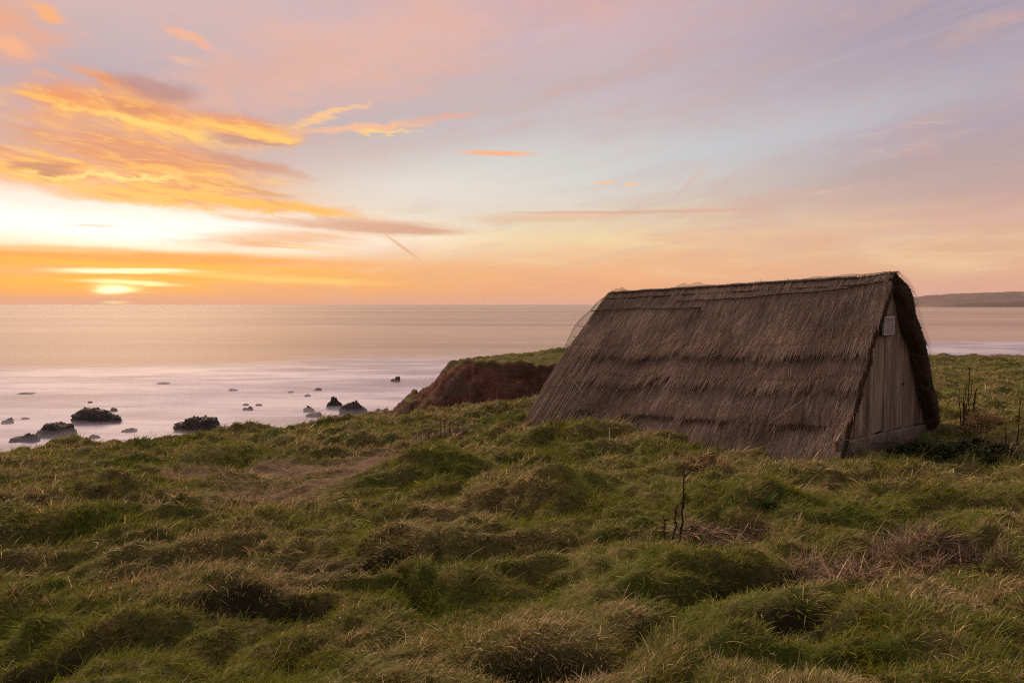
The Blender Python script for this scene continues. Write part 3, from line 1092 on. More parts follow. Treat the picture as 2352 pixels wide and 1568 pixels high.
def strand_mesh(name, P0, D, L, W, up, cols, mat, parent, bend=0.0):
    """flat strands: P0 start, D direction(unit), L length, W width, up = surface normal"""
    n = len(P0)
    side = np.cross(D, up)
    side /= np.linalg.norm(side, axis=1, keepdims=True) + 1e-9
    mid = P0 + D * (L * 0.55)[:, None] + up * (bend * L)[:, None]
    tip = P0 + D * L[:, None]
    hw = (W / 2)[:, None]
    vv = np.stack([P0 - side * hw, P0 + side * hw, mid - side * hw, mid + side * hw, tip - side * hw * .35, tip + side * hw * .35], 1)
    base = (np.arange(n) * 6)[:, None]
    q = np.concatenate([base + np.array([[0, 1, 3, 2]]), base + np.array([[2, 3, 5, 4]])])
    return vv.reshape(-1, 3), q, np.repeat(cols, 6, 0)


def build_hut():
    root = empty("thatched_hut", (*(B0 + G * WD / 2 + Lv * 2.6), ZG0))
    tag(root, "old A-frame hut thatched to the ground with a boarded gable end", "hut")
    inv = -np.array(root.location)

    def loc(v): return np.asarray(v) + inv
    # ---- roof skin (outer + inner shell, closed)
    ns, nq = 300, 340
    qs = np.linspace(-1.0, 1.0, nq)
    ss = np.linspace(0, 1, ns)
    SS, QQ = np.meshgrid(ss, qs)
    outer = roof_pt(QQ, SS)
    inner = roof_pt(QQ * 0.985, SS, -thick(QQ))
    mx = SS.size
    f = grid_faces(nq, ns)
    faces = [f, (f + mx)[:, ::-1]]
    i = np.arange(nq - 1)
    for col_ in (0, ns - 1):
        a = i * ns + col_
        b = (i + 1) * ns + col_
        faces.append(np.stack([a, b, b + mx, a + mx], 1))
    j = np.arange(ns - 1)
    for row in (0, nq - 1):
        a = row * ns + j
        faces.append(np.stack([a, a + 1, a + 1 + mx, a + mx], 1))
    vv = np.concatenate([outer.reshape(-1, 3), inner.reshape(-1, 3)])
    r = np.random.default_rng(3)
    cc = np.array((0.075, 0.05, 0.04)) * (1 + 0.25 * fbm(vv[:, 0] * 9 + vv[:, 2] * 7, vv[:, 1] * 9, 4, 3))[:, None]
    roof = np_mesh("thatch_roof", loc(vv), [(4, np.concatenate(faces))], M_STRAW, root, np.clip(cc, 0.01, 1), True)

    # ---- loose straw laid down both slopes, course by course
    V_, F_, C_ = [], [], []
    n0 = 0

    def push(vv, q, c):
        nonlocal n0
        V_.append(vv)
        F_.append(q + n0)
        C_.append(c)
        n0 += len(vv)

    def lay(n, side, seed, q0=0.02, q1=1.0, s0=0.0, s1=1.0, ln=(0.12, 0.34), wd=(0.0028, 0.0062), spread=0.085, liftr=(0.0, 0.022), base=(0.205, 0.145, 0.120), slant=0.0, kick=0.03, over=0.02):
        r = np.random.default_rng(seed)
        a = r.uniform(q0, q1, n)
        # more strand ends gather at the lips
        lip = r.choice(LIPS, n)
        gl = r.random(n) < 0.22
        a = np.where(gl, np.clip(lip - np.abs(r.normal(0, 0.05, n)) - 0.06, q0, q1), a)
        s = r.uniform(s0, s1, n)
        L = r.uniform(*ln, n)
        lift = r.uniform(*liftr, n)
        da = 0.02
        p = roof_pt(side * a, s, lift)
        p2 = roof_pt(side * (a + da), s, lift)
        px_ = roof_pt(side * a, s + 0.004, lift)
        D = p2 - p
        bad = np.linalg.norm(D, axis=1)
        D /= bad[:, None]
        T = px_ - p
        T /= np.linalg.norm(T, axis=1, keepdims=True)
        up = np.cross(D, T) * (1 if side > 0 else -1)
        up /= np.linalg.norm(up, axis=1, keepdims=True)
        up[up[:, 2] < 0] *= -1
        # large patches of combing
        ang = r.normal(slant, spread, n) + 0.07 * gnoise(s * 7, a * 5, 14) + 0.05 * gnoise(s * 30, a * 16, 19)
        D = D * np.cos(ang)[:, None] + T * np.sin(ang)[:, None] + up * r.uniform(-0.02, kick, n)[:, None]
        D /= np.linalg.norm(D, axis=1, keepdims=True)
        nxt = np.select([a < q_ - 0.012 for q_ in LIPS], LIPS, 1.06)
        L = np.minimum(L, np.maximum(0.07, (nxt - a) * 2.55 + r.uniform(0.0, over, n)))
        c = straw_cols(n, seed + 1, base)
        c = c * (1 + 0.26 * fbm(s * 14, a * 7, 24, 3) + 0.42 * fbm(s * 5, a * 3, 27, 2))[:, None]
        push(*strand_mesh("", p, D, L, r.uniform(*wd, n), up, np.clip(c, .01, 1), None, None, 0.01))

    lay(140000, -1, 100)
    lay(3500, -1, 101, ln=(0.25, 0.6), wd=(0.004, 0.008), spread=0.14, liftr=(0.01, 0.035), base=(0.135, 0.092, 0.072), kick=0.04, over=0.05)
    lay(80, -1, 102, ln=(0.4, 0.9), spread=0.9, liftr=(0.02, 0.05), base=(0.22, 0.16, 0.12), wd=(0.004, 0.007), q0=.4, over=0.6)
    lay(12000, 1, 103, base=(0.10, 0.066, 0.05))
    # shaggy bottoms of the courses
    for k, lp in enumerate(LIPS[:3]):
        lay(9000, -1, 110 + k, q0=lp - 0.09, q1=lp - 0.012, ln=(0.14, 0.30), liftr=(0.0, 0.03), spread=0.2, kick=0.06, base=(0.185, 0.122, 0.098), over=0.045)
    # loose long straw splayed over the far foot
    r = np.random.default_rng(77)
    n = 3800
    s = 1 - np.abs(r.normal(0, 0.05, n)) * 1.2
    a = r.uniform(0.45, 0.8, n)
    p = roof_pt(-a, s, r.uniform(0.01, 0.06, n))
    e_s = np.clip(s + r.normal(0.015, 0.02, n), 0.7, 1.0)
    pe = roof_pt(-np.minimum(a + 0.5, 1.03), e_s, r.uniform(0.0, 0.10, n))
    D = pe - p
    Ln = np.linalg.norm(D, axis=1)
    D /= Ln[:, None]
    up = np.tile(np.array([-0.45, -0.45, 0.77]), (n, 1))
    push(*strand_mesh("", p, D, Ln * r.uniform(0.7, 1.02, n), r.uniform(0.005, 0.010, n), up, straw_cols(n, 78, (0.20, 0.14, 0.112)), None, None, 0.02))
    # cut ends bristling out of the near and far verges
    for side, s_, dirl, n in ((-1, 0.0, -1, 9000), (1, 0.0, -1, 9000), (-1, 1.0, 1, 6000)):
        r = np.random.default_rng(200 + side + int(s_ * 7))
        a = r.uniform(0.0, 1.0, n)
        th = -r.uniform(0.0, 1.0, n) * thick(side * a)
        p = roof_pt(side * a, np.full(n, s_) + (0.008 if s_ == 0 else -0.008), th)
        p2 = roof_pt(side * (a + 0.02), np.full(n, s_), th)
        D = p2 - p
        D /= np.linalg.norm(D, axis=1, keepdims=True)
        l3 = np.array([Lv[0], Lv[1], 0]) * dirl
        D = D * r.uniform(0.2, 1.3, n)[:, None] + l3 * r.uniform(0.15, 0.8, n)[:, None] + r.normal(0, 0.15, (n, 3))
        D /= np.linalg.norm(D, axis=1, keepdims=True)
        up = np.tile(np.array([-G[0] * side * -1, 0.1, 0.6]), (n, 1))
        push(*strand_mesh("", p, D, r.uniform(0.03, 0.085, n), r.uniform(0.005, 0.010, n), up, straw_cols(n, 210 + side, (0.105, 0.066, 0.05)), None, None, 0.02))
    # ridge tufts
    n = 700
    r = np.random.default_rng(300)
    s = r.uniform(0, 1, n)
    p = roof_pt(r.uniform(-0.03, 0.03, n), s, -0.01)
    D = np.stack([r.normal(0, .35, n), r.normal(0, .35, n), r.uniform(0.05, 0.5, n)], 1)
    D[:, :2] += -G * 0.8
    D /= np.linalg.norm(D, axis=1, keepdims=True)
    push(*strand_mesh("", p, D, r.uniform(0.03, 0.09, n), r.uniform(0.005, 0.009, n), np.tile([0.2, -0.9, 0.3], (n, 1)), straw_cols(n, 301, (0.12, 0.08, 0.06)), None, None, 0.02))
    np_mesh("straw", loc(np.concatenate(V_)), [(4, np.concatenate(F_))], M_STRAW, roof, np.concatenate(C_))

    # ---- ridge pole and the holding spars
    t = Tubes(8)
    sv = np.linspace(0.10, 0.985, 40)
    t.add(loc(roof_pt(-0.012 + 0 * sv, sv, 0.022)), 0.022, 0.020)
    t.build("ridge_pole", M_POLE, roof)
    for q_, s0, s1 in ((-0.135, 0.02, 0.66), (-0.19, 0.55, 1.015)):
        t = Tubes(6)
        sv = np.linspace(s0, s1, 40)
        t.add(loc(roof_pt(q_ + 0.01 * np.sin(sv * 9), sv, 0.046)), 0.009)
        t.build("spar", M_DARKWOOD, roof)

    # ---- netting
    def net(fn, nu, nv, rad=0.0016, rim=True):
        """diamond/hex wire net over fn(u, v) in 0..1"""
        tb = Tubes(3)
        for k in range(-nv, nu + 1):
            for sgn in (1, -1):
                uu, vv_ = [], []
                for m_ in range(0, nv + 1):
                    u = (k + m_) if sgn > 0 else (k + nv - m_)
                    zig = 0.28 * (1 if m_ % 2 else -1) * sgn
                    if 0 <= u <= nu:
                        uu.append(min(1, max(0, (u + zig) / nu)))
                        vv_.append(m_ / nv)
                if len(uu) >= 2:
                    tb.add(fn(np.array(uu), np.array(vv_)), rad)
        if rim:
            u = np.linspace(0, 1, 60)
            tb.add(fn(u, np.ones(60)), rad * 2.2)
        return tb

    def flap(u, v):     # stands off the far verge, u down the slope
        q_ = -(0.0 + 0.47 * u)
        p = roof_pt(q_, np.ones_like(u) * 0.985, 0.0)
        width = 0.03 + 0.25 * np.sin(np.clip(u, 0, 1) * np.pi * 0.80) ** 0.8 * (1 + 0.10 * np.sin(u * 13)) + 0.05 * u
        off = np.stack([Lv[0] * width * v, Lv[1] * width * v, 0.10 * np.sin(v * 2.4) * np.sin(u * 3.1) - 0.05 * v], -1)
        return loc(p + off)
    net(flap, 46, 9, 0.0019).build("netting", M_WIRE, roof)

    def ridge_sheet(s0, s1, hgt):
        def fn(u, v):
            s = s0 + (s1 - s0) * u
            bumpy = 0.02 + hgt * np.sin(u * np.pi) ** 1.2 * (0.75 + 0.25 * np.sin(u * 21)) * np.sin(np.clip(v, 0, 1) * np.pi) ** 0.7
            return loc(roof_pt(-0.07 + 0.14 * v, s, 0.0) + np.stack([0 * u, 0 * u, bumpy], -1))
        return fn
    net(ridge_sheet(0.90, 0.995, 0.08), 14, 8, 0.0014, False).build("netting", M_WIRE, roof)
    net(ridge_sheet(0.54, 0.74, 0.08), 26, 8, 0.0013, False).build("netting", M_WIRE, roof)
    net(ridge_sheet(0.30, 0.56, 0.025), 30, 6, 0.0013, False).build("netting", M_WIRE, roof)
    net(ridge_sheet(-0.01, 0.32, 0.045), 40, 8, 0.0014, False).build("netting", M_WIRE, roof)

    def right_sheet(u, v):
        return loc(roof_pt(0.03 + 0.72 * u, -0.01 + 0.14 * v, 0.025 + 0.015 * np.sin(u * 17) * np.sin(u * 5)))
    net(right_sheet, 56, 14, 0.0014, False).build("netting", M_WIRE, roof)
    # sticks poking out through the flap
    for qv, ln, dz in ((0.26, 0.28, -0.09), (0.31, 0.32, 0.04), (0.385, 0.26, 0.02), (0.205, 0.22, 0.0), (0.43, 0.3, -0.06)):
        tb = Tubes(5)
        p = roof_pt(np.array([-qv]), np.array([0.97]), 0.0)[0]
        tb.add(loc(np.array([p, p + np.array([Lv[0] * ln, Lv[1] * ln, dz])])), 0.007, 0.004)
        tb.build("stick", M_DARKWOOD, roof)

    # ---- gable boards (front and back)
    def boards(l0, outward, name, hide=0.0):
        r = random.Random(int(l0 * 10) + 5)
        bm = bmesh.new()
        tl = bm.verts.layers.float_color.new("tint")
        nb = 14
        w0, w1 = 0.03, WD - 0.06
        bw = (w1 - w0) / nb
        zr = (ZR0 if l0 < 1 else ZR1) - 0.20
        zb = ZG0 - 0.065 * l0 + 0.09

        def top(w):
            return zr - abs(w - WC) / ((WC if w < WC else WD - WC) - 0.0) * (zr - zb) - 0.0
        x = w0
        for k in range(nb):
            wk = bw * r.uniform(0.86, 1.14)
            a, b = x, min(x + wk, w1)
            x = b
            gap = r.uniform(0.010, 0.018) + (0.012 if k == 7 else 0)
            a += gap / 2
            b -= gap / 2
            d = 0.022
            jl = r.uniform(-0.008, 0.008)
            jit = r.uniform(-0.006, 0.006)
            pts = []
            ws = [a, b] if not (a < WC < b) else [a, WC, b]
            prof = [(w_, max(top(w_), zb - 0.1)) for w_ in ws]
            zbb = zb + 0.165 - 0.056 * a + r.uniform(-0.008, 0.008)
            tone = r.uniform(0.72, 1.2)
            hue = r.uniform(-0.05, 0.05)
            vf, vb = [], []
            for dd, lst in ((0.0, vf), (d, vb)):
                for w_, z_ in [(b + jit, zbb), (a + jit, zbb)] + prof:
                    p = hut(w_, l0 + jl + dd * outward * -1, max(z_, zbb + .001)) + inv
                    vx = bm.verts.new(p)
                    vx[tl] = (tone * (1 + hue), tone, tone * (1 - hue), 1)
                    lst.append(vx)
            bm.faces.new(vf)
            bm.faces.new(vb[::-1])
            m_ = len(vf)
            for e in range(m_):
                bm.faces.new([vf[e], vb[e], vb[(e + 1) % m_], vf[(e + 1) % m_]])
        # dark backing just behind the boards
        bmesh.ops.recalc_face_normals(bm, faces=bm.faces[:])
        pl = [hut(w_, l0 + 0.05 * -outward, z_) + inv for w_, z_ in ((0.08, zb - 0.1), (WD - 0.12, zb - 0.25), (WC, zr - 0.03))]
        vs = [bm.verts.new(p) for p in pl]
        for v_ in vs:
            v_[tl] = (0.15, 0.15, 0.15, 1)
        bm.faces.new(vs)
        me = bpy.data.meshes.new(name)
        bm.to_mesh(me)
        bm.free()
        me.materials.append(M_WOOD)
        o = bpy.data.objects.new(name, me)
        COL.objects.link(o)
        o.parent = root
        return o
    boards(0.015, -1, "gable_boards")
    boards(LR - 0.25, 1, "gable_boards")

    # ---- plinth: one rough cast beam under the boards
    nu, nvv = 120, 5
    prof = [(0.03, -0.35), (-0.022, -0.35), (-0.024, 0.13), (-0.015, 0.160), (0.03, 0.165)]
    vs = []
    for u in np.linspace(0, 1, nu):
        for (l_, z_) in prof:
            w_ = 0.04 + u * (WD - 0.14)
            jz = 0.012 * gnoise(np.array([w_ * 3.0]), np.array([l_ * 9 + z_ * 4]), 61)[0]
            jl = 0.004 * gnoise(np.array([w_ * 5.0 + 4]), np.array([z_ * 9]), 63)[0]
            vs.append(hut(w_, l_ + jl, ZG0 + z_ + jz + 0.085 - 0.056 * w_))
    f = grid_faces(nu, nvv)
    ends = np.array([[0, 1, 2, 3, 4], [(nu - 1) * 5 + k for k in (4, 3, 2, 1, 0)]])
    np_mesh("plinth", loc(np.array(vs)), [(4, f), (5, ends)], M_CONC, root)

    # ---- notice fixed to the boards
    def slab(bm, w0, w1, z0, z1, l0, l1):
        p = [hut(w, l, z) + inv for l in (l0, l1) for (w, z) in ((w0, z0), (w1, z0), (w1, z1), (w0, z1))]
        v = [bm.verts.new(q) for q in p]
        for fc in ((0, 1, 2, 3), (7, 6, 5, 4), (0, 4, 5, 1), (1, 5, 6, 2), (2, 6, 7, 3), (3, 7, 4, 0)):
            bm.faces.new([v[k] for k in fc])

    def fin(bm, name, mat, par):
        bmesh.ops.recalc_face_normals(bm, faces=bm.faces[:])
        me = bpy.data.meshes.new(name)
        bm.to_mesh(me)
        bm.free()
        me.materials.append(mat)
        o = bpy.data.objects.new(name, me)
        COL.objects.link(o)
        o.parent = par
        return o
    SW, SZ = 1.42, 10.565
    sw, sh = 0.42, 0.265
    bm = bmesh.new()
    slab(bm, SW, SW + sw, SZ, SZ + sh, -0.045, -0.02)
    sg = fin(bm, "sign", plain_mat("faded_notice", (0.42, 0.37, 0.40), 0.5, 0.08, 30), root)
    bm = bmesh.new()
    slab(bm, SW - 0.012, SW + sw + 0.012, SZ - 0.014, SZ + sh + 0.012, -0.019, -0.012)
    fin(bm, "frame", M_DARKWOOD, sg)
    r = random.Random(4)
    ink = plain_mat("faded_ink", (0.13, 0.10, 0.11), 0.7, 0.1)
    # heading strokes (too faded to read), then rows of small print
    bm = bmesh.new()
    xx = SW + 0.05
    slab(bm, xx - 0.006, xx + 0.34, SZ + sh - 0.0815, SZ + sh - 0.0785, -0.0475, -0.0453)
    for k in range(9):
        slab(bm, xx, xx + 0.012, SZ + sh - 0.078, SZ + sh - 0.03, -0.0475, -0.0453)
        if k % 2 == 0:
            slab(bm, xx + 0.0125, xx + 0.03, SZ + sh - 0.04, SZ + sh - 0.031, -0.0474, -0.0453)
        xx += 0.04
    fin(bm, "heading", ink, sg)
    for row in range(6):
        bm = bmesh.new()
        z_ = SZ + sh - 0.11 - row * 0.026
        xx = SW + 0.04
        while xx < SW + sw - 0.07:
            l_ = r.uniform(0.02, 0.05)
            slab(bm, xx, xx + l_, z_, z_ + 0.008, -0.0475, -0.0453)
            xx += l_ + 0.012
        fin(bm, "text_line", ink, sg)
    return root


build_hut()


def in_hut(x, y, pad=0.0):
    dx = x - B0[0]
    dy = y - B0[1]
    w = dx * G[0] + dy * G[1]
    l = dx * Lv[0] + dy * Lv[1]
    return (w > -0.05 - pad) & (w < WD + 0.1 + pad) & (l > -0.12 - pad) & (l < LE + pad)


# ------------------------------------------------------------------ grass
def grass_mat():
    m, nt, out = new_mat("grass_blades")
    c = tint(nt)
    d = nt.node('ShaderNodeBsdfDiffuse')
    nt.put(d.inputs[0], c)
    tr = nt.node('ShaderNodeBsdfTranslucent')
    nt.put(tr.inputs[0], c)
    gl = nt.node('ShaderNodeBsdfGlossy')
    gl.inputs['Roughness'].default_value = 0.5
    gl.inputs['Color'].default_value = (0.5, 0.5, 0.5, 1)
    mx = nt.node('ShaderNodeMixShader')
    mx.inputs[0].default_value = 0.35
    nt.t.links.new(d.outputs[0], mx.inputs[1])
    nt.t.links.new(tr.outputs[0], mx.inputs[2])
    m2 = nt.node('ShaderNodeMixShader')
    m2.inputs[0].default_value = 0.03
    nt.t.links.new(mx.outputs[0], m2.inputs[1])
    nt.t.links.new(gl.outputs[0], m2.inputs[2])
    nt.t.links.new(m2.outputs[0], out.inputs['Surface'])
    return m


M_GRASS = grass_mat()


def build_grass():
    r = np.random.default_rng(42)
    N = 2600000
    lr0, lr1 = math.log(1.5), math.log(66)
    # weight towards the foreground and middle ground
    u = r.random(N)
    R = np.exp(lr0 + (lr1 - lr0) * u ** 1.15)
    A = np.radians(r.uniform(-47, 47, N))
    # patchy density: clump roots round random centres
    x = np.sin(A) * R
    y = np.cos(A) * R
    d = coast_dist(x, y)
    keep = (d < 0.5) & ~in_hut(x, y, 0.0)
    pm = path_mask(x, y)
    clump = gnoise(x * 6.5, y * 7.5, 401) + 0.5 * gnoise(x * 14, y * 15, 402)
    keep &= r.random(N) < np.where(R < 14, 0.40 + 0.60 * sstep(-0.35, 0.45, clump), 1.0)
    keep &= r.random(N) > 0.62 * pm
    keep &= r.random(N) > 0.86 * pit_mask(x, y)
    # within 2 m the blades only fill the ground below the frame
    keep &= (R > 2.0) | (r.random(N) < 0.5)
    x, y, R, d, pm = (q[keep] for q in (x, y, R, d, pm))
    n = len(x)
    z = land(x, y, d)
    e = 0.05 + 0.01 * R
    zx = (land(x + e, y, coast_dist(x + e, y)) - z) / e
    zy = (land(x, y + e, coast_dist(x, y + e)) - z) / e
    steep = np.hypot(zx, zy)
    ok = (steep < 1.1) | (d < -0.1)
    x, y, z, R, d, pm, zx, zy = (q[ok] for q in (x, y, z, R, d, pm, zx, zy))
    n = len(x)
    # lean: prevailing wind to the right and towards the viewer, plus downslope, plus swirl
    sw = 1.1 * gnoise(x * 0.7, y * 0.7, 201) + 0.7 * gnoise(x * 2.3, y * 2.3, 204) + 0.8 * gnoise(x * 6.5, y * 7.5, 206)
    base = np.radians(-38) + sw
    vx = np.cos(base) - 1.7 * zx
    vy = np.sin(base) - 1.7 * zy
    phi = np.arctan2(vy, vx) + r.normal(0, 0.95, n)
    lush = fbm(x * 0.55, y * 0.75, 301, 4)              # + lush green, - dry
    lush2 = fbm(x * 2.2, y * 2.6, 305, 3)
    lush = lush + 0.45 * lush2
    tz = tussock(x, y)
    dry = np.clip(0.42 + 1.3 * tz - 0.95 * lush + 0.55 * pm + 0.10 * sstep(10, 16, R) - 0.18 * sstep(6, 3, y), 0.05, 0.95)
    # L: long in the tussock hollows near the camera
    L = r.lognormal(math.log(0.050), 0.48, n) * (1 + 0.30 * gnoise(x * 1.4, y * 1.4, 330)) * (1 - 0.65 * pm)
    L = np.where(r.random(n) < 0.035, L * 2.1, L)
    gw = (x - B0[0]) * G[0] + (y - B0[1]) * G[1]
    gl = (x - B0[0]) * Lv[0] + (y - B0[1]) * Lv[1]
    front = sstep(-0.9, -0.3, gl) * (gl < 0.2) * sstep(-0.6, -0.2, gw) * sstep(4.4, 4.0, gw)
    L = np.clip(L, 0.018, 0.20) * (0.76 + 0.59 * sstep(3.5, 11, R)) * (1 - 0.5 * front)
    L = L * (0.55 + 0.45 * sstep(1.5, 3.2, R))
    comb = sstep(-0.25, 0.45, gnoise(x * 1.1 + 5, y * 1.1, 340))      # combed-over against upright patches
    a0 = np.clip(r.normal(0.45, 0.30, n) + 0.6 * comb, 0.0, 1.45)
    a1 = np.clip(a0 + r.uniform(0.4, 1.25, n), 0.3, 2.15)
    W = (0.0012 + 0.00070 * R) * r.uniform(0.6, 1.35, n)
    W = np.minimum(W, 0.032)
    isdry = r.random(n) < dry
    green = np.array([0.146, 0.168, 0.013]) * r.lognormal(0, 0.33, (n, 1))
    yel = np.clip(lush2 * 0.7 + r.normal(0.25, 0.35, n), 0, 1)[:, None]
    green = green * (1 - 0.55 * yel) + np.array([0.265, 0.235, 0.032]) * 0.55 * yel
    straw = np.array([0.43, 0.325, 0.170]) * r.lognormal(0, 0.40, (n, 1))
    brown = np.array([0.185, 0.115, 0.045]) * r.lognormal(0, 0.30, (n, 1))
    isb = (r.random(n) < 0.38)[:, None]
    dryc = np.where(isb, brown, straw)
    col = np.where(isdry[:, None], dryc, green)
    # sprinkle of bleached stalks
    bl = r.random(n) < 0.009
    col[bl] = np.array([0.42, 0.34, 0.21]) * r.uniform(0.7, 1.1, (bl.sum(), 1))
    L[bl] *= 1.5
    roll = r.normal(0, 0.8, n)
    root = np.stack([x, y, z - 0.012], 1)
    Vs, Q, T, Cc, off = [], [], [], [], 0
    for lo, hi, sg in ((0, 5.5, 4), (5.5, 11, 3), (11, 200, 2)):
        m = (R >= lo) & (R < hi)
        v, q, t, k = ribbons(root[m], phi[m], L[m], a0[m], a1[m], W[m], sg, roll[m])
        Vs.append(v)
        Q.append(q + off)
        T.append(t + off)
        Cc.append(np.repeat(col[m], k, 0))
        off += len(v)
    o = np_mesh("grass", np.concatenate(Vs), [(4, np.concatenate(Q)), (3, np.concatenate(T))], M_GRASS, None, np.concatenate(Cc))
    tag(o, kind="stuff")


build_grass()

# ------------------------------------------------------------------ dead stalks, bracken, brambles
M_STALK = straw_mat("dead_stem")


def gz(x, y):
    return float(land(np.array([float(x)]), np.array([float(y)]))[0])


def hit(px, py):
    """first place the pixel's ray meets the real ground"""
    d = ray(px, py)
    d = d / d[1]
    Y = np.arange(2.0, 70, 0.02)
    p = EYE + d * Y[:, None]
    g = land(p[:, 0], p[:, 1])
    k = np.argmax(p[:, 2] < g)
    return np.array([p[k, 0], p[k, 1], g[k]])


def stalk_plant(stems, label, group="dead stalks", colr=(0.035, 0.022, 0.017), r0=0.007, branch=True, seed=1, base=None):
    """stems: (foot px, foot py, top px, top py); all stand at the depth of the plant's foot"""
    rs = random.Random(seed)
    f0 = hit(*stems[0][:2]) if base is None else hit(*base)
    root = empty("dead_stalk_plant", f0)
    tag(root, label, "dead plant", group)
    for (ax, ay, bx, by) in stems:
        Y = f0[1] + rs.uniform(-0.08, 0.08)
        A = at_y(ax, ay, Y)
        A[2] = gz(A[0], A[1]) - 0.03
        B = at_y(bx, by, Y + rs.uniform(-0.1, 0.1))
        k = 9
        t = np.linspace(0, 1, k)[:, None]
        H = max(0.1, B[2] - A[2])
        pts = A + (B - A) * t
        pts[1:-1, :2] += np.array([[rs.gauss(0, 0.006), rs.gauss(0, 0.006)] for _ in range(k - 2)])
        tb = Tubes(5)
        tb.add(pts - f0, r0, r0 * 0.4, colr)
        if branch:
            for _ in range(rs.randint(3, 6)):
                i = rs.randint(4, k - 1)
                q = pts[i]
                dr = np.array([rs.uniform(-.5, .5), rs.uniform(-.3, .3), 1.0])
                l = H * rs.uniform(0.06, 0.16)
                tb.add(np.array([q, q + dr * l * 0.5, q + dr * l + np.array([0, 0, l * .2])]) - f0, r0 * 0.45, r0 * 0.2, colr)
            for _ in range(10):      # withered seed clusters near the top
                q = pts[rs.randint(k - 4, k - 1)] + np.array([rs.gauss(0, .012), rs.gauss(0, .012), rs.uniform(-.04, .02)])
                tb.add(np.array([q, q + np.array([rs.gauss(0, .01), rs.gauss(0, .01), .012])]) - f0, r0 * 0.6, r0 * 0.3, colr)
        o = tb.build("stem", M_STALK, root)
    return root


stalk_plant([(1562, 1252, 1571, 1086), (1546, 1252, 1553, 1170), (1522, 1240, 1527, 1198)], "tall blackened stalks standing in the bracken hollow before the hut", seed=3, r0=0.0105)
stalk_plant([(2206, 965, 2203, 905), (2212, 966, 2219, 890), (2218, 968, 2228, 856), (2222, 966, 2232, 885), (2232, 962, 2244, 892), (2236, 960, 2240, 900), (2214, 967, 2212, 910)],
            "bushy cluster of dead stems behind the hut's right corner", seed=5, r0=0.010, base=(2216, 968))
stalk_plant([(1012, 1003, 1012, 972), (1021, 1002, 1023, 952), (1032, 1005, 1036, 968), (1050, 1003, 1052, 975), (984, 1012, 985, 992)],
            "thin dark stems rising from pale litter left of the hut", seed=7, r0=0.008)
stalk_plant([(2336, 1022, 2343, 915), (2308, 1032, 2310, 985)], "lone thin stalks at the right edge of the picture", seed=9, r0=0.008)


def heap(px0, px1, py0, py1, n, label, name, cat, hgt, ln, colr, group=None, wind=0.5, flat=0.5, seed=1, wd=(0.004, 0.008), darkf=0.25):
    """a tangle of dead stems and fronds round one spot"""
    r = np.random.default_rng(seed)
    c = hit((px0 + px1) / 2, py1 - 6)
    rx = (px1 - px0) * c[1] / F / 2
    fx = hit((px0 + px1) / 2, py0)
    ry = max(0.12, min(0.38, abs(fx[1] - c[1]) / 2))
    cc = np.array([c[0], c[1] + ry])
    root_z = gz(cc[0], cc[1])
    rad = np.sqrt(r.random(n))
    th = r.uniform(0, 2 * np.pi, n)
    x = cc[0] + rx * rad * np.cos(th)
    y = cc[1] + ry * rad * np.sin(th)
    z = land(x, y)
    dome = hgt * (1 - rad ** 2)
    base = np.stack([x, y, z + dome * r.uniform(0, 0.8, n)], 1)
    phi = r.uniform(0, 2 * np.pi, n) if flat > 1.3 else r.normal(wind, 1.3, n)
    L = r.uniform(*ln, n)
    a0 = np.clip(r.normal(1.42, 0.17, n), 0.8, 1.7) if flat > 1.39 else np.clip(r.normal(flat, 0.42, n), 0, 1.7)
    a1 = a0 + (r.uniform(-0.15, 0.2, n) if flat > 1.39 else r.uniform(-0.1, 0.5, n))
    W = r.uniform(*wd, n)
    v, q, t, k = ribbons(base, phi, L, a0, a1, W, 3, r.normal(0, .8, n))
    col = np.array(colr) * r.lognormal(0, 0.4, (n, 1))
    dk = r.random(n) < darkf
    col[dk] *= 0.4
    o = np_mesh(name, v - np.array([cc[0], cc[1], root_z]), [(4, q), (3, t)], M_STALK, None, np.repeat(col, k, 0))
    o.location = (cc[0], cc[1], root_z)
    tag(o, label, cat, group)
    return o


BR = (0.27, 0.180, 0.122)
heap(1880, 2075, 1225, 1345, 1900, "sprawling heap of dead reddish bracken left of its twin", "dead_bracken", "bracken", 0.06, (0.07, 0.24), BR, "dead bracken", 0.3, 1.38, 21, (0.003, 0.006))
heap(2065, 2235, 1210, 1325, 1500, "wind-swept heap of dead bracken nearest the right edge", "dead_bracken", "bracken", 0.08, (0.08, 0.28), BR, "dead bracken", 0.3, 1.2, 22, (0.003, 0.006))
heap(1570, 1800, 1208, 1250, 1100, "flattened brown bracken litter in the hollow behind the blackened stalks", "dead_bracken", "bracken", 0.0, (0.08, 0.26), (0.27, 0.175, 0.14), "dead bracken", 0.2, 1.4, 23, darkf=.35)
heap(2270, 2352, 1240, 1330, 600, "small dead bracken patch cut by the right edge", "dead_bracken", "bracken", 0.05, (0.10, 0.28), (0.12, 0.08, 0.06), "dead bracken", 0.2, 1.3, 24)
heap(945, 1075, 985, 1006, 1500, "pale pinkish litter patch round the thin stems left of the hut", "dead_litter", "plant litter", 0.05, (0.08, 0.22), (0.27, 0.185, 0.15), "dead litter", 0.2, 1.2, 25, (0.008, 0.015))
heap(1596, 1668, 1046, 1080, 700, "pale straw tussock in the turf right of the tallest blackened stalk's tip", "dry_tussock", "grass tussock", 0.02, (0.08, 0.20), (0.34, 0.235, 0.12), "dry tussocks", -1.2, 1.25, 26, (0.006, 0.011))
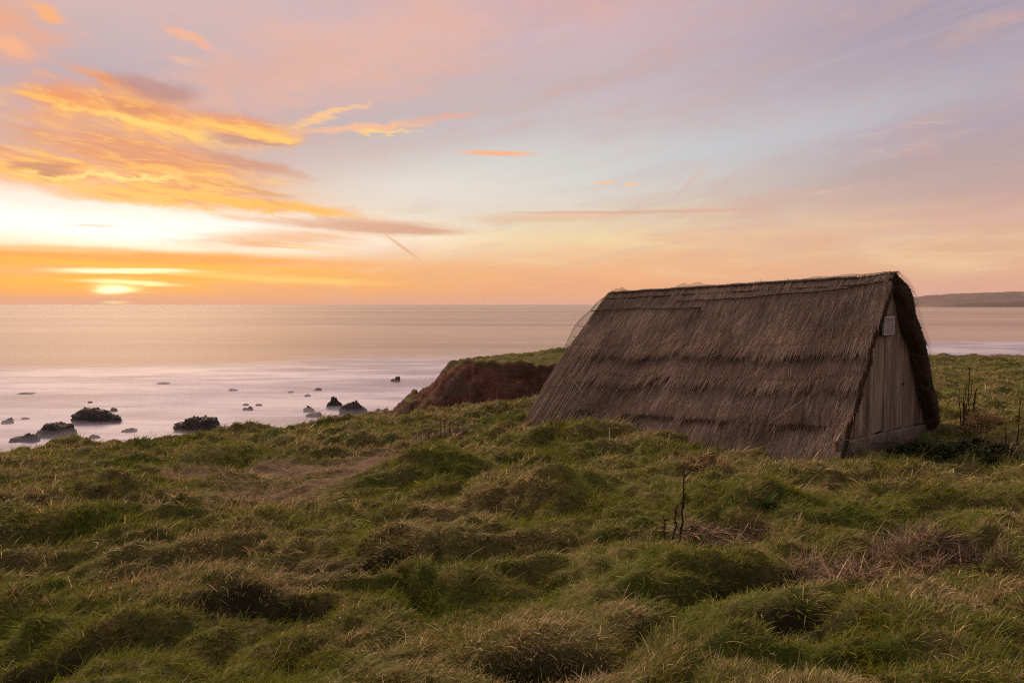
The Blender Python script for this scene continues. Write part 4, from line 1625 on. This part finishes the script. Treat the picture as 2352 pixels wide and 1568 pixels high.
heap(2235, 2345, 945, 985, 1000, "reddish dry tussock to the right of the bushy dead stems", "dry_tussock", "grass tussock", 0.05, (0.08, 0.22), (0.26, 0.165, 0.085), "dry tussocks", -0.2, 1.2, 27, (0.006, 0.011))


def bramble(px0, px1, py0, py1, n, label, seed, hgt):
    r = np.random.default_rng(seed)
    rs = random.Random(seed)
    c = hit((px0 + px1) / 2, py1)
    f = hit((px0 + px1) / 2, (py0 + py1) / 2)
    rx = (px1 - px0) * c[1] / F / 2
    ry = max(0.25, min(0.8, abs(f[1] - c[1])))
    cc = np.array([c[0], c[1] + ry * 0.8])
    rz = gz(*cc)
    root = empty("bramble_bush", (cc[0], cc[1], rz))
    tag(root, label, "bramble", "brambles")
    rad = np.sqrt(r.random(n))
    th = r.uniform(0, 2 * np.pi, n)
    x = cc[0] + rx * rad * np.cos(th)
    y = cc[1] + ry * rad * np.sin(th)
    z = land(x, y) + hgt * r.random(n) ** 0.7 * (1 - 0.7 * rad ** 2) * (1 + 0.6 * gnoise(x * 3, y * 3, seed)) + 0.01
    # leaf: folded pointed oval, six corners
    s = r.uniform(0.022, 0.048, n)
    az = r.uniform(0, 2 * np.pi, n)
    tl = r.normal(0.2, 0.5, n)
    d = np.stack([np.cos(az) * np.cos(tl), np.sin(az) * np.cos(tl), np.sin(tl)], 1)
    sd_ = np.stack([-np.sin(az), np.cos(az), r.normal(0, .4, n)], 1)
    o3 = np.stack([x, y, z], 1) - np.array([cc[0], cc[1], rz])
    up = np.cross(d, sd_)
    S_ = s[:, None]
    vv = np.stack([o3, o3 + d * S_ * .5 + sd_ * S_ * .42 + up * S_ * .12, o3 + d * S_ * 1.1 + sd_ * S_ * .3 + up * S_ * .05, o3 + d * S_ * 1.6 - up * S_ * .1,
                   o3 + d * S_ * 1.1 - sd_ * S_ * .3 + up * S_ * .05, o3 + d * S_ * .5 - sd_ * S_ * .42 + up * S_ * .12], 1).reshape(-1, 3)
    b = (np.arange(n) * 6)[:, None]
    q = np.concatenate([b + np.array([[0, 1, 2, 3]]), b + np.array([[0, 3, 4, 5]])])
    col = np.array([0.048, 0.064, 0.026]) * r.lognormal(0, 0.4, (n, 1))
    red = r.random(n) < 0.2
    col[red] = np.array([0.07, 0.035, 0.025])
    np_mesh("leaves", vv, [(4, q)], M_STALK, root, np.repeat(col, 6, 0))
    tb = Tubes(4)
    for _ in range(26):
        a, rr_ = rs.uniform(0, 6.28), rs.uniform(0, .9)
        p = np.array([cc[0] + rx * rr_ * math.cos(a), cc[1] + ry * rr_ * math.sin(a)])
        zz = gz(*p)
        dr = np.array([rs.gauss(0, 1), rs.gauss(0, .6)])
        l = rs.uniform(.2, .5)
        pts = [np.array([p[0] + dr[0] * l * t, p[1] + dr[1] * l * t, zz + hgt * 1.25 * math.sin(math.pi * (0.1 + 0.8 * t))]) - np.array([cc[0], cc[1], rz]) for t in np.linspace(0, 1, 7)]
        tb.add(np.array(pts), 0.004, 0.002, (0.06, 0.035, 0.028))
    tb.build("stem", M_STALK, root)


bramble(2075, 2245, 1012, 1056, 1500, "dark bramble bush sprawling along the foot of the plinth", 31, 0.11)
bramble(2235, 2352, 1005, 1052, 900, "smaller bramble patch farther right of the hut's plinth", 32, 0.09)


def dock(px, py, label, seed):
    rs = random.Random(seed)
    f = hit(px, py)
    root = empty("dock_plant", f)
    tag(root, label, "leafy plant")
    for k in range(9):
        az = rs.uniform(0, 6.28)
        L = rs.uniform(0.10, 0.20)
        tilt = rs.uniform(0.2, 0.8)
        vs, n = [], 8
        for i in range(n):
            t = i / (n - 1)
            a = tilt + 0.6 * t
            c = np.array([math.cos(az) * math.sin(a), math.sin(az) * math.sin(a), math.cos(a)]) * L * t
            w = 0.022 * math.sin(math.pi * (0.06 + 0.93 * t)) ** 0.8
            sd_ = np.array([-math.sin(az), math.cos(az), 0])
            vs += [c - sd_ * w, c + np.array([0, 0, -0.006]), c + sd_ * w]
        fc = grid_faces(n, 3)
        g_ = rs.uniform(0.8, 1.2)
        np_mesh("leaf", np.array(vs), [(4, fc)], M_GRASS, root, np.tile(np.array([0.05, 0.095, 0.02]) * g_, (len(vs), 1)), True)


dock(1762, 1168, "fresh green dock leaves between the grassy mounds before the thatch", 41)

for nm, p in (("near ridge", roof_pt(0, 0)), ("far ridge", roof_pt(0, 1)), ("near left foot", roof_pt(-1, 0)), ("far left foot", roof_pt(-1, 1)), ("right foot", roof_pt(1, 0)), ("board base r", hut(WD - .12, 0, ZG0 + .17)), ("board base l", hut(.12, 0, ZG0 + .17))):
    print(nm, [round(float(q)) for q in project(p)])
